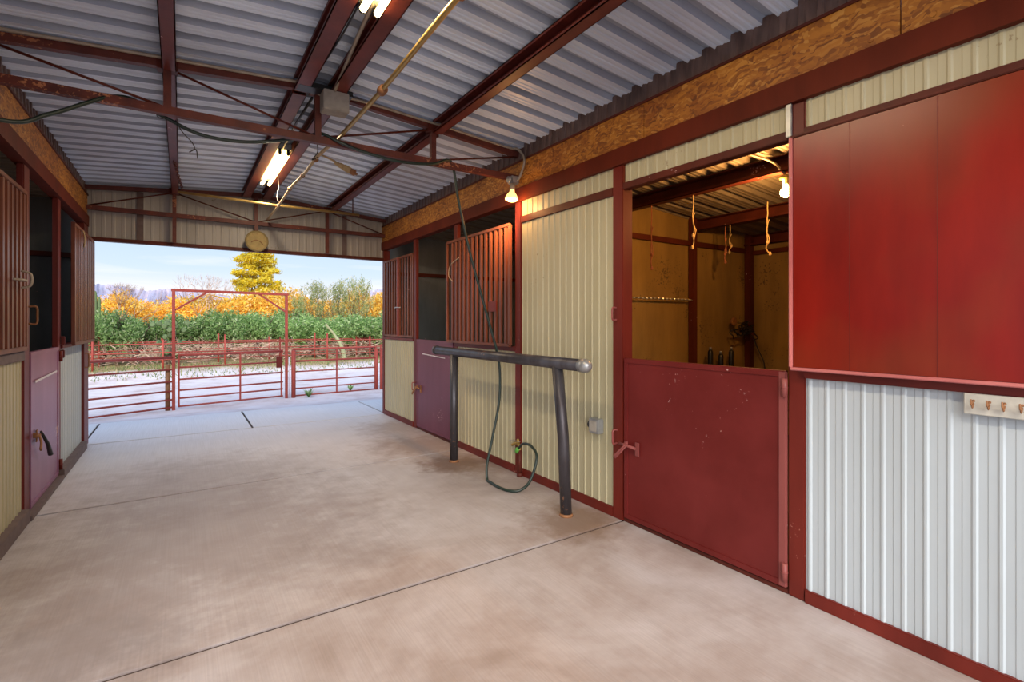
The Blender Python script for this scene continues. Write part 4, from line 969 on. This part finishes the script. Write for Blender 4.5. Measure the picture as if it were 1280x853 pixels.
# ---------------------------------------------------------------- light
def world():
    w = bpy.data.worlds.new('evening_sky'); bpy.context.scene.world = w; w.use_nodes = True
    n = w.node_tree.nodes; l = w.node_tree.links; bg = n['Background']
    tc = n.new('ShaderNodeTexCoord'); sp = n.new('ShaderNodeSeparateXYZ'); l.new(tc.outputs['Generated'], sp.inputs[0])
    r = ramp(n, [(0,(.5,.42,.4)),(.5,(1,.84,.74)),(.515,(.92,.86,.86)),(.545,(.58,.7,.84)),(.6,(.42,.58,.8)),(.7,(.42,.58,.84)),(1,(.3,.44,.76))])
    mr = n.new('ShaderNodeMapRange'); mr.inputs[1].default_value = -1; mr.inputs[2].default_value = 1
    l.new(sp.outputs['Z'], mr.inputs[0]); l.new(mr.outputs[0], r.inputs[0])
    mp = n.new('ShaderNodeMapping'); mp.inputs['Scale'].default_value = (1.5,1.5,16); l.new(tc.outputs['Generated'], mp.inputs['Vector'])
    cl = noise(n, l, mp, 2.0, 6, .62, .4); rc = ramp(n, [(.5,(0,0,0)),(.75,(.6,.6,.6))]); l.new(cl.outputs[0], rc.inputs[0])
    col = mix(n, l, rc, r.outputs[0], (.9,.87,.9)); l.new(col, bg.inputs[0]); bg.inputs[1].default_value = 1.0
world()
def sun(name, az, el, strength, col, ang):
    d = bpy.data.lights.new(name,'SUN'); d.energy = strength; d.color = col; d.angle = math.radians(ang)
    o = bpy.data.objects.new(name,d); C.objects.link(o)
    v = Vector((math.sin(math.radians(az))*math.cos(math.radians(el)), math.cos(math.radians(az))*math.cos(math.radians(el)), math.sin(math.radians(el))))
    o.rotation_euler = v.to_track_quat('Z','Y').to_euler()
sun('low_sun', 203, 26, 3.5, (1,.94,.9), 50)
def pt(name, loc, e, col, r=.05):
    d = bpy.data.lights.new(name,'POINT'); d.energy = e; d.color = col; d.shadow_soft_size = r
    o = bpy.data.objects.new(name,d); C.objects.link(o); o.location = loc
pt('flood_glow', FLOOD, 6, (1,.5,.18))
d = bpy.data.lights.new('flood_beam','SPOT'); d.energy = 75; d.color = (1,.5,.17); d.spot_size = math.radians(95); d.spot_blend = .8; d.shadow_soft_size = .06
o = bpy.data.objects.new('flood_beam', d); C.objects.link(o); o.location = FLOOD+Vector((-.06,.02,-.02))
o.rotation_euler = (o.location-Vector((2.74,4.75,2.1))).to_track_quat('Z','Y').to_euler(); pt('bulb_glow', B-Vector((.0,-.07,.0)), 58, (1,.48,.13))
def tl(name, loc, e, col, sx_, sy_):
    d = bpy.data.lights.new(name,'AREA'); d.shape='RECTANGLE'; d.size = sx_; d.size_y = sy_; d.energy = e; d.color = col
    o = bpy.data.objects.new(name,d); C.objects.link(o); o.location = loc
tl('far_tubes', (.885,6.3,3.21), 34, (1,.82,.6), .1, 1.5); tl('near_tubes', (.885,1.9,3.22), 34, (1,.82,.6), .1, 1.2)
tl('rear_fill', (.885,-.6,3.2), 40, (1,.88,.72), .1, 1.2)  # added fill lamp behind the camera, no fixture stands there

# ---------------------------------------------------------------- camera
cam = bpy.data.cameras.new('camera'); co = bpy.data.objects.new('camera', cam); C.objects.link(co)
cam.sensor_width = 36; cam.sensor_fit = 'HORIZONTAL'; cam.lens = F/1280*36; cam.shift_y = (HY-426.5)/1280
cam.clip_end = 3000; cam.clip_start = .05
co.location = (0,0,CH); co.rotation_euler = (PI/2, 0, -YAW)
bpy.context.scene.camera = co
vs_ = bpy.context.scene.view_settings; vs_.view_transform = 'Standard'; vs_.exposure = .35
